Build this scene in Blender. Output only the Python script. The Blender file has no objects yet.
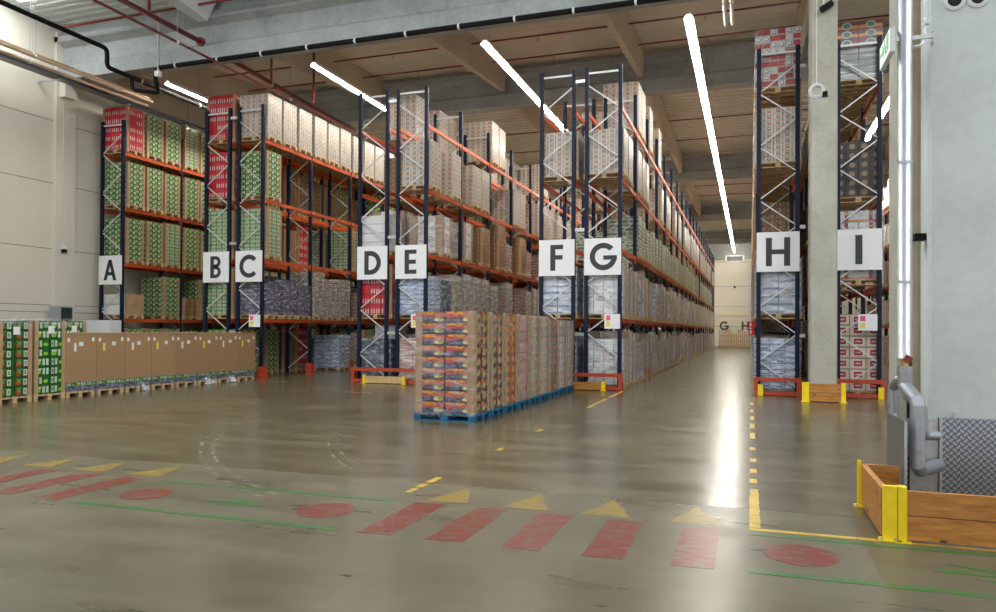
import bpy, math, random
from mathutils import Matrix, Vector
C = bpy.context.scene.collection
random.seed(7)

# ------------------------------------------------------------------ node helper
class NT:
    def __init__(s, name):
        s.mat = bpy.data.materials.new(name); s.mat.use_nodes = True
        s.t = s.mat.node_tree; s.t.nodes.clear()
        s.out = s.t.nodes.new('ShaderNodeOutputMaterial')
    def n(s, kind, **kw):
        x = s.t.nodes.new(kind)
        for k, v in kw.items(): setattr(x, k, v)
        return x
    def put(s, sock, v):
        if isinstance(v, bpy.types.NodeSocket): s.t.links.new(v, sock)
        elif isinstance(v, (tuple, list)) and len(v) == 3 and sock.type == 'RGBA': sock.default_value = (*v, 1)
        else: sock.default_value = v
    def m(s, op, a, b=None, c=None):
        x = s.n('ShaderNodeMath', operation=op)
        s.put(x.inputs[0], a)
        if b is not None: s.put(x.inputs[1], b)
        if c is not None: s.put(x.inputs[2], c)
        return x.outputs[0]
    def mix(s, f, a, b):
        x = s.n('ShaderNodeMix', data_type='RGBA')
        s.put(x.inputs[0], f); s.put(x.inputs[6], a); s.put(x.inputs[7], b)
        return x.outputs[2]
    def ramp(s, v, a, b):
        x = s.n('ShaderNodeMapRange'); x.clamp = True
        s.put(x.inputs[0], v); s.put(x.inputs[1], a); s.put(x.inputs[2], b)
        return x.outputs[0]
    def noise(s, scale, vec=None, stretch=None, detail=3):
        if vec is None: vec = s.n('ShaderNodeTexCoord').outputs['Object']
        if stretch:
            mp = s.n('ShaderNodeMapping'); mp.inputs['Scale'].default_value = stretch
            s.put(mp.inputs[0], vec); vec = mp.outputs[0]
        x = s.n('ShaderNodeTexNoise'); x.inputs['Scale'].default_value = scale; x.inputs['Detail'].default_value = detail
        s.put(x.inputs[0], vec); return x.outputs[0]
    def rect(s, u, v, r):
        a = s.m('GREATER_THAN', u, r[0]); b = s.m('LESS_THAN', u, r[1])
        c = s.m('GREATER_THAN', v, r[2]); d = s.m('LESS_THAN', v, r[3])
        return s.m('MULTIPLY', s.m('MULTIPLY', a, b), s.m('MULTIPLY', c, d))
    def ell(s, u, v, r):
        a = s.m('POWER', s.m('ABSOLUTE', s.m('DIVIDE', s.m('SUBTRACT', u, r[0]), r[2])), 2)
        b = s.m('POWER', s.m('ABSOLUTE', s.m('DIVIDE', s.m('SUBTRACT', v, r[1]), r[3])), 2)
        return s.m('LESS_THAN', s.m('ADD', a, b), 1)
    def bsdf(s, col, rough=.5, metal=0, coat=0, bump=None, bd=.01, bs=.4, spec=.5, **kw):
        p = s.n('ShaderNodeBsdfPrincipled')
        s.put(p.inputs['Base Color'], col); s.put(p.inputs['Roughness'], rough); s.put(p.inputs['Metallic'], metal)
        s.put(p.inputs['Coat Weight'], coat*.45); p.inputs['Coat Roughness'].default_value = .12
        p.inputs['Specular IOR Level'].default_value = spec
        if bump is not None:
            b = s.n('ShaderNodeBump'); b.inputs['Distance'].default_value = bd; b.inputs['Strength'].default_value = bs
            s.put(b.inputs['Height'], bump); s.put(p.inputs['Normal'], b.outputs[0])
        s.t.links.new(p.outputs[0], s.out.inputs[0]); return p

def plain(name, col, rough=.5, metal=0, noise=0, scale=6, bump=0, stretch=None, spec=.5):
    t = NT(name); c = col; h = None
    if noise or bump:
        h = t.noise(scale, stretch=stretch)
    if noise:
        c = t.mix(t.ramp(h, .3, .7), tuple(x*(1-noise) for x in col), tuple(min(1, x*(1+noise)) for x in col))
    t.bsdf(c, rough, metal, bump=h if bump else None, bd=bump, spec=spec)
    return t.mat

def art(name, base, layers, rough=.5, coat=0, dark=.6, wrinkle=0, vary=.12):
    """Printed carton: the UV map counts cartons, each face repeats the same print."""
    t = NT(name)
    sep = t.n('ShaderNodeSeparateXYZ'); t.put(sep.inputs[0], t.n('ShaderNodeUVMap').outputs[0])
    U, V = sep.outputs[0], sep.outputs[1]
    u, v = t.m('FRACT', U), t.m('FRACT', V)
    cell = t.n('ShaderNodeCombineXYZ'); t.put(cell.inputs[0], t.m('FLOOR', U)); t.put(cell.inputs[1], t.m('FLOOR', V))
    t.put(cell.inputs[2], t.m('MULTIPLY', t.n('ShaderNodeObjectInfo').outputs['Random'], 37.0))
    wn = t.n('ShaderNodeTexWhiteNoise', noise_dimensions='3D'); t.put(wn.inputs[0], cell.outputs[0]); R = wn.outputs[0]
    col = base
    for L in layers:
        kind, r, c = L[0], L[1], L[2]
        if kind == 'rect': mk = t.rect(u, v, r)
        elif kind == 'ell': mk = t.ell(u, v, r)
        elif kind == 'noise':
            mp = t.n('ShaderNodeMapping'); mp.inputs['Scale'].default_value = (r[0], r[1], 1)
            t.put(mp.inputs[0], t.n('ShaderNodeUVMap').outputs[0])
            mk = t.ramp(t.noise(1, vec=mp.outputs[0], detail=2), r[2], r[3])
        if len(L) > 3:
            if L[3] > 0: mk = t.m('MULTIPLY', mk, t.m('LESS_THAN', R, L[3]))
            else: mk = t.m('MULTIPLY', mk, t.m('GREATER_THAN', R, -L[3]))
        col = t.mix(mk, col, c)
    e = t.m('MULTIPLY', t.m('MULTIPLY', t.m('GREATER_THAN', u, .015), t.m('LESS_THAN', u, .985)),
            t.m('MULTIPLY', t.m('GREATER_THAN', v, .03), t.m('LESS_THAN', v, .97)))
    col = t.mix(e, tuple(x*dark for x in (base if isinstance(base, tuple) else (.3,.3,.3))), col)
    hs = t.n('ShaderNodeHueSaturation'); t.put(hs.inputs['Color'], col)
    t.put(hs.inputs['Value'], t.m('ADD', 1-vary/2, t.m('MULTIPLY', R, vary)))
    b = t.noise(9, stretch=(1, 1, 2.4)) if wrinkle else None
    t.bsdf(hs.outputs[0], rough, 0, coat, bump=b, bd=wrinkle or .01, bs=.6)
    return t.mat

M = {}
M['navy'] = plain('navy_paint', (.0045, .010, .030), .5, spec=.25)
M['orange'] = plain('orange_paint', (.56, .085, .014), .42, noise=.08)
M['guard_red'] = plain('guard_paint', (.46, .055, .018), .45, noise=.1)
M['zinc'] = plain('galvanised', (.56, .57, .57), .38, .75, noise=.12, scale=14)
M['brace_zinc'] = plain('brace_zinc', (.62, .62, .60), .4, .25)
M['pine'] = plain('pallet_pine', (.50, .34, .17), .75, noise=.3, scale=5, stretch=(1, 6, 6))
M['bluewood'] = plain('blue_pallet_paint', (.01, .12, .24), .6, noise=.25, scale=8)
M['kraft'] = plain('kraft_board', (.40, .25, .135), .7, noise=.1, scale=3)
M['white_sign'] = plain('white_sign', (.80, .80, .80), .45)
M['charcoal'] = plain('charcoal_print', (.03, .036, .036), .5)
M['yellow'] = plain('yellow_paint', (.86, .64, .01), .45, noise=.07, scale=9)
M['black'] = plain('black_plastic', (.010, .010, .010), .8, spec=.15)
M['red_pipe'] = plain('red_pipe_paint', (.20, .018, .012), .45)
M['tan_pipe'] = plain('heater_tube', (.74, .54, .38), .3, .3)
M['white'] = plain('white_paint', (.72, .73, .72), .5)
M['grey'] = plain('grey_box', (.30, .32, .34), .5)
M['dark_grey'] = plain('dark_front', (.03, .033, .038), .3)
M['red'] = plain('red_sign', (.6, .02, .02), .4)
M['dark_red'] = plain('dark_red', (.22, .02, .03), .4)
M['green_sign'] = plain('green_sign', (.02, .42, .10), .4)
M['label_yellow'] = plain('label_yellow', (.8, .65, .1), .5)
M['label_pink'] = plain('label_pink', (.75, .1, .2), .5)
M['brass'] = plain('brass', (.6, .38, .12), .3, .9)
def timber():
    t = NT('guard_timber'); o = t.n('ShaderNodeTexCoord').outputs['Object']
    g = t.noise(3, o, stretch=(1.2, 7, 9), detail=6); g2 = t.noise(14, o, stretch=(.5, 5, 9), detail=3)
    c = t.mix(t.ramp(g, .3, .7), (.33, .125, .022), (.62, .27, .055)); c = t.mix(t.m('MULTIPLY', t.ramp(g2, .5, .7), .4), c, (.17, .06, .015))
    v = t.n('ShaderNodeTexVoronoi'); v.inputs['Scale'].default_value = 1; mp = t.n('ShaderNodeMapping'); mp.inputs['Scale'].default_value = (3.2, 1.1, 4.5); mp.inputs['Location'].default_value = (.3, .1, .35); t.put(mp.inputs[0], o); t.put(v.inputs['Vector'], mp.outputs[0])
    k = t.ramp(v.outputs['Distance'], .13, .07); c = t.mix(k, c, (.075, .028, .012)); t.bsdf(c, .42, bump=g2, bd=.003); return t.mat
M['timber'] = timber()
M['timber_pale'] = plain('pale_timber', (.60, .40, .18), .6, noise=.2, scale=4)
M['shadow_void'] = plain('vent_inside', (.01, .01, .01), .8)

def concrete(name, a, b, rough=.75, sc=1.4, bump=.004):
    t = NT(name); n1 = t.noise(sc, detail=6); n2 = t.noise(sc*9, detail=4)
    f = t.ramp(t.m('ADD', t.m('MULTIPLY', n1, .7), t.m('MULTIPLY', n2, .3)), .36, .64)
    t.bsdf(t.mix(f, a, b), rough, bump=n2, bd=bump); return t.mat
M['concrete'] = concrete('concrete', (.34, .325, .265), (.44, .425, .355))
M['pillar'] = concrete('pillar_concrete', (.55, .585, .56), (.66, .70, .67), sc=1.1)
M['girder'] = concrete('girder_concrete', (.27, .29, .28), (.42, .44, .43), sc=.7)
M['tan_beam'] = concrete('beam_concrete', (.48, .41, .31), (.55, .48, .37), sc=.6)
M['tan_strip'] = concrete('tan_strip', (.40, .33, .22), (.52, .44, .30), sc=2)
M['deck'] = plain('deck_sheet', (.66, .60, .49), .55, noise=.05, scale=.8)
M['deck_front'] = plain('deck_sheet_front', (.62, .66, .64), .5, noise=.05, scale=.8)
def wallmat():
    t = NT('wall_panel'); n = t.noise(.5, detail=5)
    t.bsdf(t.mix(n, (.62, .58, .48), (.72, .68, .57)), .62, bump=t.noise(30), bd=.002); return t.mat
M['wall'] = wallmat()
M['seam'] = plain('wall_seam', (.22, .215, .19), .8)

def floormat():
    t = NT('floor_concrete'); o = t.n('ShaderNodeTexCoord').outputs['Object']
    sep = t.n('ShaderNodeSeparateXYZ'); t.put(sep.inputs[0], o); X, Y = sep.outputs[0], sep.outputs[1]
    big = t.noise(.35, o, detail=6); fine = t.noise(5, o, detail=6); streak = t.noise(1.4, o, stretch=(.5, 1.7, 1), detail=6)
    f = t.ramp(t.m('ADD', t.m('ADD', t.m('MULTIPLY', big, .4), t.m('MULTIPLY', streak, .4)), t.m('MULTIPLY', fine, .2)), .35, .65)
    front = t.m('LESS_THAN', Y, t.m('ADD', 7.5, t.m('MULTIPLY', t.m('SUBTRACT', streak, .5), .06)))
    cA = t.mix(f, (.058, .046, .021), (.155, .132, .075))
    cB = t.mix(f, (.078, .067, .039), (.160, .142, .092))
    c = t.mix(front, cA, cB)
    # saw-cut joints
    def line(S, p, w): return t.m('LESS_THAN', t.m('ABSOLUTE', t.m('SUBTRACT', S, p)), w)
    j = t.m('MULTIPLY', line(Y, 7.5, .012), t.m('GREATER_THAN', X, -1.0))
    j = t.m('MAXIMUM', j, t.m('MULTIPLY', line(X, 1.78, .008), front))
    for p in (14.0, 27.0, 34.0, 41.0, 48.0): j = t.m('MAXIMUM', j, line(Y, p, .010))
    c = t.mix(t.m('MULTIPLY', j, .75), c, (.05, .045, .035))
    # curved tyre tracks and dusty scrapes
    for cx, cy, r in ((-.37, 14.25, 8.86), (-.37, 14.25, 9.02), (.22, 13.22, 7.0), (.22, 13.22, 7.14)):
        d = t.m('SQRT', t.m('ADD', t.m('POWER', t.m('SUBTRACT', X, cx), 2), t.m('POWER', t.m('SUBTRACT', Y, cy), 2)))
        k = t.m('MULTIPLY', t.m('MULTIPLY', t.m('LESS_THAN', t.m('ABSOLUTE', t.m('SUBTRACT', d, r)), .02), t.ramp(fine, .42, .6)), t.m('MULTIPLY', t.m('LESS_THAN', X, -4.6), t.m('LESS_THAN', Y, 11.5)))
        c = t.mix(t.m('MULTIPLY', k, .35), c, (.42, .39, .31))
    rough = t.m('ADD', t.m('ADD', .20, t.m('MULTIPLY', front, .07)), t.m('MULTIPLY', t.ramp(streak, .35, .65), .07))
    t.bsdf(c, rough, bump=t.m('ADD', t.m('MULTIPLY', streak, .6), t.m('MULTIPLY', fine, .12)), bd=.003, bs=.13, spec=.46)
    t.put(t.out.inputs[0].links[0].from_node.inputs['Specular IOR Level'], t.m('SUBTRACT', .42, t.m('MULTIPLY', front, .20)))
    return t.mat
M['floor'] = floormat()

def paint(name, col, cover):
    t = NT(name); o = t.n('ShaderNodeTexCoord').outputs['Object']
    n = t.noise(7, o, stretch=(1, 2.0, 1), detail=8)
    sc1 = t.n('ShaderNodeMapping'); sc1.inputs['Rotation'].default_value = (0, 0, .9); sc1.inputs['Scale'].default_value = (16, .5, 1); t.put(sc1.inputs[0], o)
    s1 = t.noise(1.3, sc1.outputs[0], detail=2)
    sc2 = t.n('ShaderNodeMapping'); sc2.inputs['Rotation'].default_value = (0, 0, -.5); sc2.inputs['Scale'].default_value = (19, .5, 1); t.put(sc2.inputs[0], o)
    s2 = t.noise(1.3, sc2.outputs[0], detail=2)
    worn = t.m('MAXIMUM', t.ramp(n, cover, cover+.2), t.m('MULTIPLY', t.m('MAXIMUM', t.ramp(s1, .655, .68), t.ramp(s2, .67, .70)), .7))
    t.bsdf(t.mix(worn, col, (.135, .118, .078)), .34, spec=.3); return t.mat
M['mark_red'] = paint('floor_red_paint', (.16, .016, .008), .48)
M['mark_green'] = paint('floor_green_paint', (.018, .14, .022), .49)
M['mark_yellow'] = paint('floor_yellow_paint', (.27, .18, .024), .48)
M['line_yellow'] = paint('floor_line_yellow', (.58, .38, .035), .54)

def filmmat(name, tint, amount, streaky=.5):
    t = NT(name); n = t.noise(3.2, stretch=(1, 1, 3.2), detail=5); n2 = t.noise(11, stretch=(1, 1, .7), detail=4)
    f = t.m('ADD', amount, t.m('MULTIPLY', t.m('POWER', t.ramp(n, .42, .68), 2), streaky))
    tr = t.n('ShaderNodeBsdfTransparent')
    p = t.n('ShaderNodeBsdfPrincipled'); t.put(p.inputs['Base Color'], tint); p.inputs['Roughness'].default_value = .22; p.inputs['Specular IOR Level'].default_value = .35
    b = t.n('ShaderNodeBump'); b.inputs['Distance'].default_value = .03; b.inputs['Strength'].default_value = .8
    t.put(b.inputs['Height'], t.m('ADD', n, t.m('MULTIPLY', n2, .5))); t.put(p.inputs['Normal'], b.outputs[0])
    mx = t.n('ShaderNodeMixShader'); t.put(mx.inputs[0], f)
    t.t.links.new(tr.outputs[0], mx.inputs[1]); t.t.links.new(p.outputs[0], mx.inputs[2])
    t.t.links.new(mx.outputs[0], t.out.inputs[0]); return t.mat
M['film'] = filmmat('stretch_film', (.75, .77, .80), .03, .34)
M['film_heavy'] = filmmat('heavy_stretch_film', (.66, .70, .76), .12, .55)

def emis(name, col, st):
    t = NT(name); e = t.n('ShaderNodeEmission'); t.put(e.inputs[0], col); e.inputs[1].default_value = st
    t.t.links.new(e.outputs[0], t.out.inputs[0]); return t.mat
M['tube'] = emis('tube_light', (1, .95, .86), 66)
M['skylight_fill'] = emis('skylight_fill_glow', (.93, .97, 1), 14)  # shared by the real roof opening and the added fill panels
M['exit_glow'] = emis('exit_panel', (.86, 1, .86), .75)

def checker():
    t = NT('checker_plate'); o = t.n('ShaderNodeTexCoord').outputs['Object']
    sep = t.n('ShaderNodeSeparateXYZ'); t.put(sep.inputs[0], o)
    a = t.m('ADD', sep.outputs[0], sep.outputs[1]); z = sep.outputs[2]
    p = t.m('MULTIPLY', t.m('ADD', a, z), 15.5); q = t.m('MULTIPLY', t.m('SUBTRACT', a, z), 15.5)
    par = t.m('MODULO', t.m('ADD', t.m('FLOOR', p), t.m('FLOOR', q)), 2); par = t.m('GREATER_THAN', t.m('ABSOLUTE', par), .5)
    fp, fq = t.m('SUBTRACT', t.m('FRACT', p), .5), t.m('SUBTRACT', t.m('FRACT', q), .5)
    def bar(x, y): return t.m('LESS_THAN', t.m('ADD', t.m('POWER', t.m('ABSOLUTE', t.m('DIVIDE', x, .56)), 2), t.m('POWER', t.m('ABSOLUTE', t.m('DIVIDE', y, .27)), 2)), 1)
    b1, b2 = bar(fp, fq), bar(fq, fp)
    h = t.m('ADD', t.m('MULTIPLY', b1, par), t.m('MULTIPLY', b2, t.m('SUBTRACT', 1, par)))
    t.bsdf(t.mix(h, (.20, .22, .26), (.50, .53, .58)), .34, .85, bump=h, bd=.008, bs=1); return t.mat
M['checker'] = checker()
M['foil'] = plain('foil_lagging', (.44, .45, .48), .42, .85, bump=.02, scale=8)

K = (.40, .26, .14)
W = (.80, .80, .76)
BR = (.36, .17, .075)
M['c_green'] = art('green_drink_cartons', (.03, .12, .026), [('noise', (5, 7, .5, .62), (.10, .26, .02)), ('rect', (.08, .2, .1, .5), W), ('rect', (.3, .42, .1, .5), W), ('rect', (.55, .67, .45, .9), (.55, .6, .45)), ('rect', (.78, .9, .45, .9), (.5, .6, .4)), ('ell', (.3, .75, .15, .12), (.32, .42, .03)), ('rect', (.5, .95, .08, .3), (.30, .16, .06), .4)], .4, .3)
M['c_greenpale'] = art('green_bottle_packs', (.24, .30, .17), [('rect', (.1, .25, .1, .9), (.5, .56, .46)), ('rect', (.38, .5, .05, .8), (.45, .55, .38)), ('rect', (.62, .74, .15, .95), (.58, .6, .5)), ('rect', (.82, .93, .1, .7), (.04, .2, .04)), ('rect', (0, 1, .42, .6), (.05, .25, .05)), ('rect', (.2, .6, .44, .58), (.45, .45, .06), .5)], .35, .3)
M['c_red'] = art('red_drink_cartons', (.42, .016, .024), [('rect', (0, 1, .55, 1), (.50, .02, .03)), ('rect', (.1, .22, .1, .55), (.6, .42, .42), .8), ('rect', (.34, .46, .1, .55), (.6, .45, .45), .8), ('rect', (.58, .7, .1, .55), (.6, .42, .42), .8), ('rect', (.8, .92, .1, .55), (.6, .42, .42), .8)], .35, .4)
M['c_dots'] = art('white_cartons', (.52, .49, .44), [('rect', (0, 1, 0, .1), (.42, .40, .37)), ('rect', (.27, .73, .18, .86), BR), ('rect', (.38, .62, .56, .72), (.55, .50, .44))], .5, .25, dark=.4)
M['c_lines'] = art('white_carton_sides', (.38, .34, .29), [('rect', (.04, .96, .36, .46), (.25, .16, .10)), ('rect', (.36, .64, .40, .74), (.17, .08, .035)), ('rect', (0, 1, 0, .10), (.30, .20, .12))], .5, .25, dark=.4)
M['c_kraft'] = art('kraft_cartons', (.48, .42, .36), [('noise', (4, 1.5, .42, .58), (.72, .68, .63)), ('rect', (0, .24, 0, 1), (.33, .215, .125)), ('rect', (.80, 1, 0, 1), (.30, .19, .11)), ('rect', (.235, .26, 0, 1), (.12, .08, .05))], .4, .5, wrinkle=.025)  # pale noise paints bright film highlights into the colour
M['c_greybrown'] = art('grey_brown_packs', (.30, .25, .20), [('rect', (0, 1, .0, .16), (.13, .10, .08)), ('noise', (1.6, 2.2, .46, .62), (.62, .57, .51))], .3, .6, wrinkle=.03)  # pale noise paints film reflections, as in the film-wrapped packs below
M['c_purple'] = art('purple_packs', (.05, .04, .085), [('rect', (.1, .5, .1, .9), (.11, .09, .18)), ('noise', (1.5, 1.6, .5, .62), (.34, .33, .40)), ('rect', (0, 1, 0, .12), (.02, .02, .03))], .28, .7, wrinkle=.03)  # pale patches are film highlights put into the colour
M['c_maroon'] = art('maroon_packs', (.20, .06, .045), [('rect', (.1, .9, .55, .85), (.40, .28, .22)), ('noise', (1.5, 1.6, .5, .62), (.36, .25, .22))], .35, .5, wrinkle=.02)
M['c_silver'] = art('film_wrapped_packs', (.42, .47, .55), [('rect', (0, 1, .05, .28), (.16, .20, .32)), ('noise', (1.0, 1.2, .45, .58), (.66, .70, .76)), ('rect', (.2, .8, .5, .7), (.50, .42, .42), .3)], .22, .8, wrinkle=.04)
M['c_blue'] = art('blue_film_packs', (.30, .38, .55), [('noise', (1.5, 2.0, .45, .56), (.62, .68, .78)), ('rect', (0, 1, 0, .16), (.10, .13, .25)), ('rect', (.5, .9, .3, .55), (.08, .12, .3), .4)], .25, .7, wrinkle=.04)
M['c_darkblue'] = art('dark_blue_packs', (.05, .065, .10), [('noise', (1.5, 1.6, .52, .62), (.25, .28, .36)), ('rect', (.3, .6, .4, .6), (.3, .08, .2), .3)], .25, .8, wrinkle=.03)
M['c_pink'] = art('pink_packs', (.52, .34, .31), [('rect', (0, 1, .5, .7), (.50, .14, .12)), ('noise', (1.0, 1.6, .48, .6), (.72, .68, .66)), ('rect', (.1, .9, .05, .2), (.60, .40, .20), .5)], .28, .7, wrinkle=.03)
M['c_palepink'] = art('pale_mixed_packs', (.60, .60, .60), [('rect', (.08, .4, .45, .7), (.58, .33, .33), .5), ('rect', (.55, .9, .3, .6), (.28, .26, .5), .45), ('rect', (.3, .6, .1, .3), (.6, .45, .14), .3), ('noise', (1.5, 1.6, .52, .62), (.74, .75, .77))], .28, .7, wrinkle=.03)
M['c_white'] = art('plain_white_cartons', (.66, .65, .63), [('rect', (0, 1, 0, .06), (.45, .45, .44))], .4, .4, wrinkle=.01)
M['c_flat'] = art('green_flat_sacks', (.36, .38, .27), [('rect', (0, 1, .50, .90), (.07, .13, .04)), ('noise', (3, 2, .5, .6), (.58, .58, .50))], .5, .2)
M['c_cans'] = art('red_white_can_trays', (.60, .57, .56), [('rect', (0, 1, 0, 1), (.42, .04, .03), .52), ('ell', (.55, .5, .3, .34), (.20, .19, .19), -.62), ('ell', (.5, .55, .2, .22), (.7, .7, .7), -.62), ('rect', (0, 1, 0, .16), (.55, .5, .48))], .3, .5)
M['c_studs'] = art('black_crates', (.030, .028, .026), [('ell', (.5, .5, .26, .3), (.26, .17, .09)), ('rect', (0, 1, .92, 1), (.07, .065, .06))], .5, .1)
M['c_orange'] = art('orange_crates', (.15, .02, .016), [('rect', (0, 1, .15, .5), (.62, .20, .02)), ('ell', (.5, .5, .22, .42), (.40, .45, .42)), ('ell', (.5, .5, .15, .3), (.05, .16, .06))], .4, .3)
M['c_foilgrey'] = art('grey_wrapped_packs', (.26, .27, .27), [('noise', (0.6, 1.2, .5, .6), (.62, .62, .60)), ('rect', (0, 1, 0, .1), (.12, .12, .12))], .2, .8, wrinkle=.04)
M['c_striped'] = art('white_orange_trays', (.60, .58, .55), [('rect', (0, 1, 0, .22), (.60, .16, .02)), ('rect', (.42, .58, 0, 1), (.22, .03, .03)), ('noise', (2, 2, .52, .66), (.36, .34, .32))], .3, .6, wrinkle=.02)
M['c_redlabel'] = art('cream_cartons_red_label', (.58, .48, .37), [('rect', (.20, .84, .20, .86), (.66, .60, .54)), ('rect', (.25, .79, .27, .79), (.33, .02, .05)), ('rect', (.34, .70, .46, .60), (.6, .35, .35)), ('rect', (0, 1, 0, .08), (.36, .26, .17))], .5, .2, dark=.35)
M['c_bronze'] = art('brown_can_packs', (.22, .09, .04), [('rect', (.1, .3, .2, .8), (.36, .26, .18)), ('rect', (.55, .8, .2, .8), (.05, .13, .04)), ('noise', (4, 5, .5, .6), (.34, .20, .10))], .4, .3)
M['c_food'] = art('food_print_cartons', (.035, .04, .065), [('noise', (4, 3, .42, .60), (.14, .19, .28)), ('rect', (0, 1, .50, .94), (.50, .085, .02)), ('ell', (.36, .86, .34, .18), (.72, .30, .02)), ('ell', (.16, .60, .20, .20), (.56, .07, .08)), ('ell', (.80, .66, .20, .16), (.62, .17, .12)), ('noise', (7, 9, .56, .60), (.20, .03, .02)), ('ell', (.78, .30, .17, .24), (.42, .32, .12)), ('ell', (.70, .24, .08, .12), (.62, .58, .34)), ('ell', (.86, .40, .07, .12), (.20, .28, .05)), ('rect', (0, 1, 0, .07), (.02, .02, .03))], .35, .25, vary=.2)
M['c_foodside'] = art('food_print_carton_ends', (.05, .04, .04), [('noise', (5, 5, .45, .6), (.22, .07, .02)), ('rect', (0, .45, .6, .95), (.55, .12, .02)), ('ell', (.35, .38, .22, .3), (.50, .32, .07)), ('ell', (.72, .55, .18, .3), (.42, .30, .08)), ('ell', (.62, .2, .14, .14), (.12, .12, .03))], .35, .25, vary=.2)
M['c_amber'] = art('orange_print_cartons', (.42, .10, .025), [('noise', (3, 3, .48, .6), (.22, .09, .03)), ('ell', (.5, .5, .3, .3), (.62, .24, .02))], .35, .3)
M['c_rose'] = art('rose_print_cartons', (.46, .26, .21), [('noise', (3, 4, .45, .6), (.58, .44, .37)), ('rect', (0, 1, .1, .3), (.45, .15, .07), .5)], .3, .5)
M['c_sage'] = art('pastel_print_cartons', (.46, .42, .32), [('ell', (.5, .55, .3, .3), (.42, .22, .11), .6), ('ell', (.5, .5, .3, .3), (.28, .38, .24), -.6), ('rect', (0, 1, .8, .95), (.55, .53, .45)), ('ell', (.7, .3, .15, .2), (.2, .42, .46), .4)], .3, .5)
M['c_apple'] = art('red_apple_cartons', (.10, .16, .05), [('ell', (.5, .5, .36, .32), (.42, .03, .02)), ('ell', (.42, .6, .14, .12), (.62, .5, .4))], .35, .3)
M['c_cream'] = art('cream_print_cartons', (.48, .44, .37), [('ell', (.3, .5, .14, .3), (.44, .28, .1)), ('rect', (.55, .85, .2, .8), (.60, .56, .50)), ('rect', (0, 1, 0, .1), (.28, .22, .15))], .3, .5)
M['c_veg'] = art('green_vegetable_cartons', (.014, .085, .014), [('rect', (.52, .76, .18, .85), (.50, .56, .46)), ('rect', (.58, .70, .30, .72), (.16, .24, .14)), ('ell', (.22, .42, .17, .32), (.34, .045, .02)), ('ell', (.25, .62, .12, .2), (.14, .26, .04)), ('rect', (.06, .46, .80, .94), (.10, .20, .05))], .4, .25)
M['c_lime'] = art('green_juice_cartons', (.010, .115, .014), [('rect', (.10, .26, .15, .85), (.46, .54, .44), .5), ('rect', (.34, .50, .15, .85), (.46, .54, .44), .5), ('rect', (.13, .23, .3, .7), (.1, .22, .1), .5), ('rect', (.54, .70, .15, .85), (.46, .54, .44), -.5), ('rect', (.78, .94, .15, .85), (.46, .54, .44), -.5), ('ell', (.75, .4, .16, .2), (.26, .45, .03), .5), ('ell', (.25, .4, .18, .22), (.26, .45, .03), -.5), ('rect', (.1, .46, .6, .82), (.5, .55, .45), -.5)], .4, .3)
M['c_board'] = art('brown_octabin_board', (.33, .195, .095), [('noise', (.9, .5, .48, .7), (.37, .225, .115))], .6, .12, dark=.75)

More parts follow.
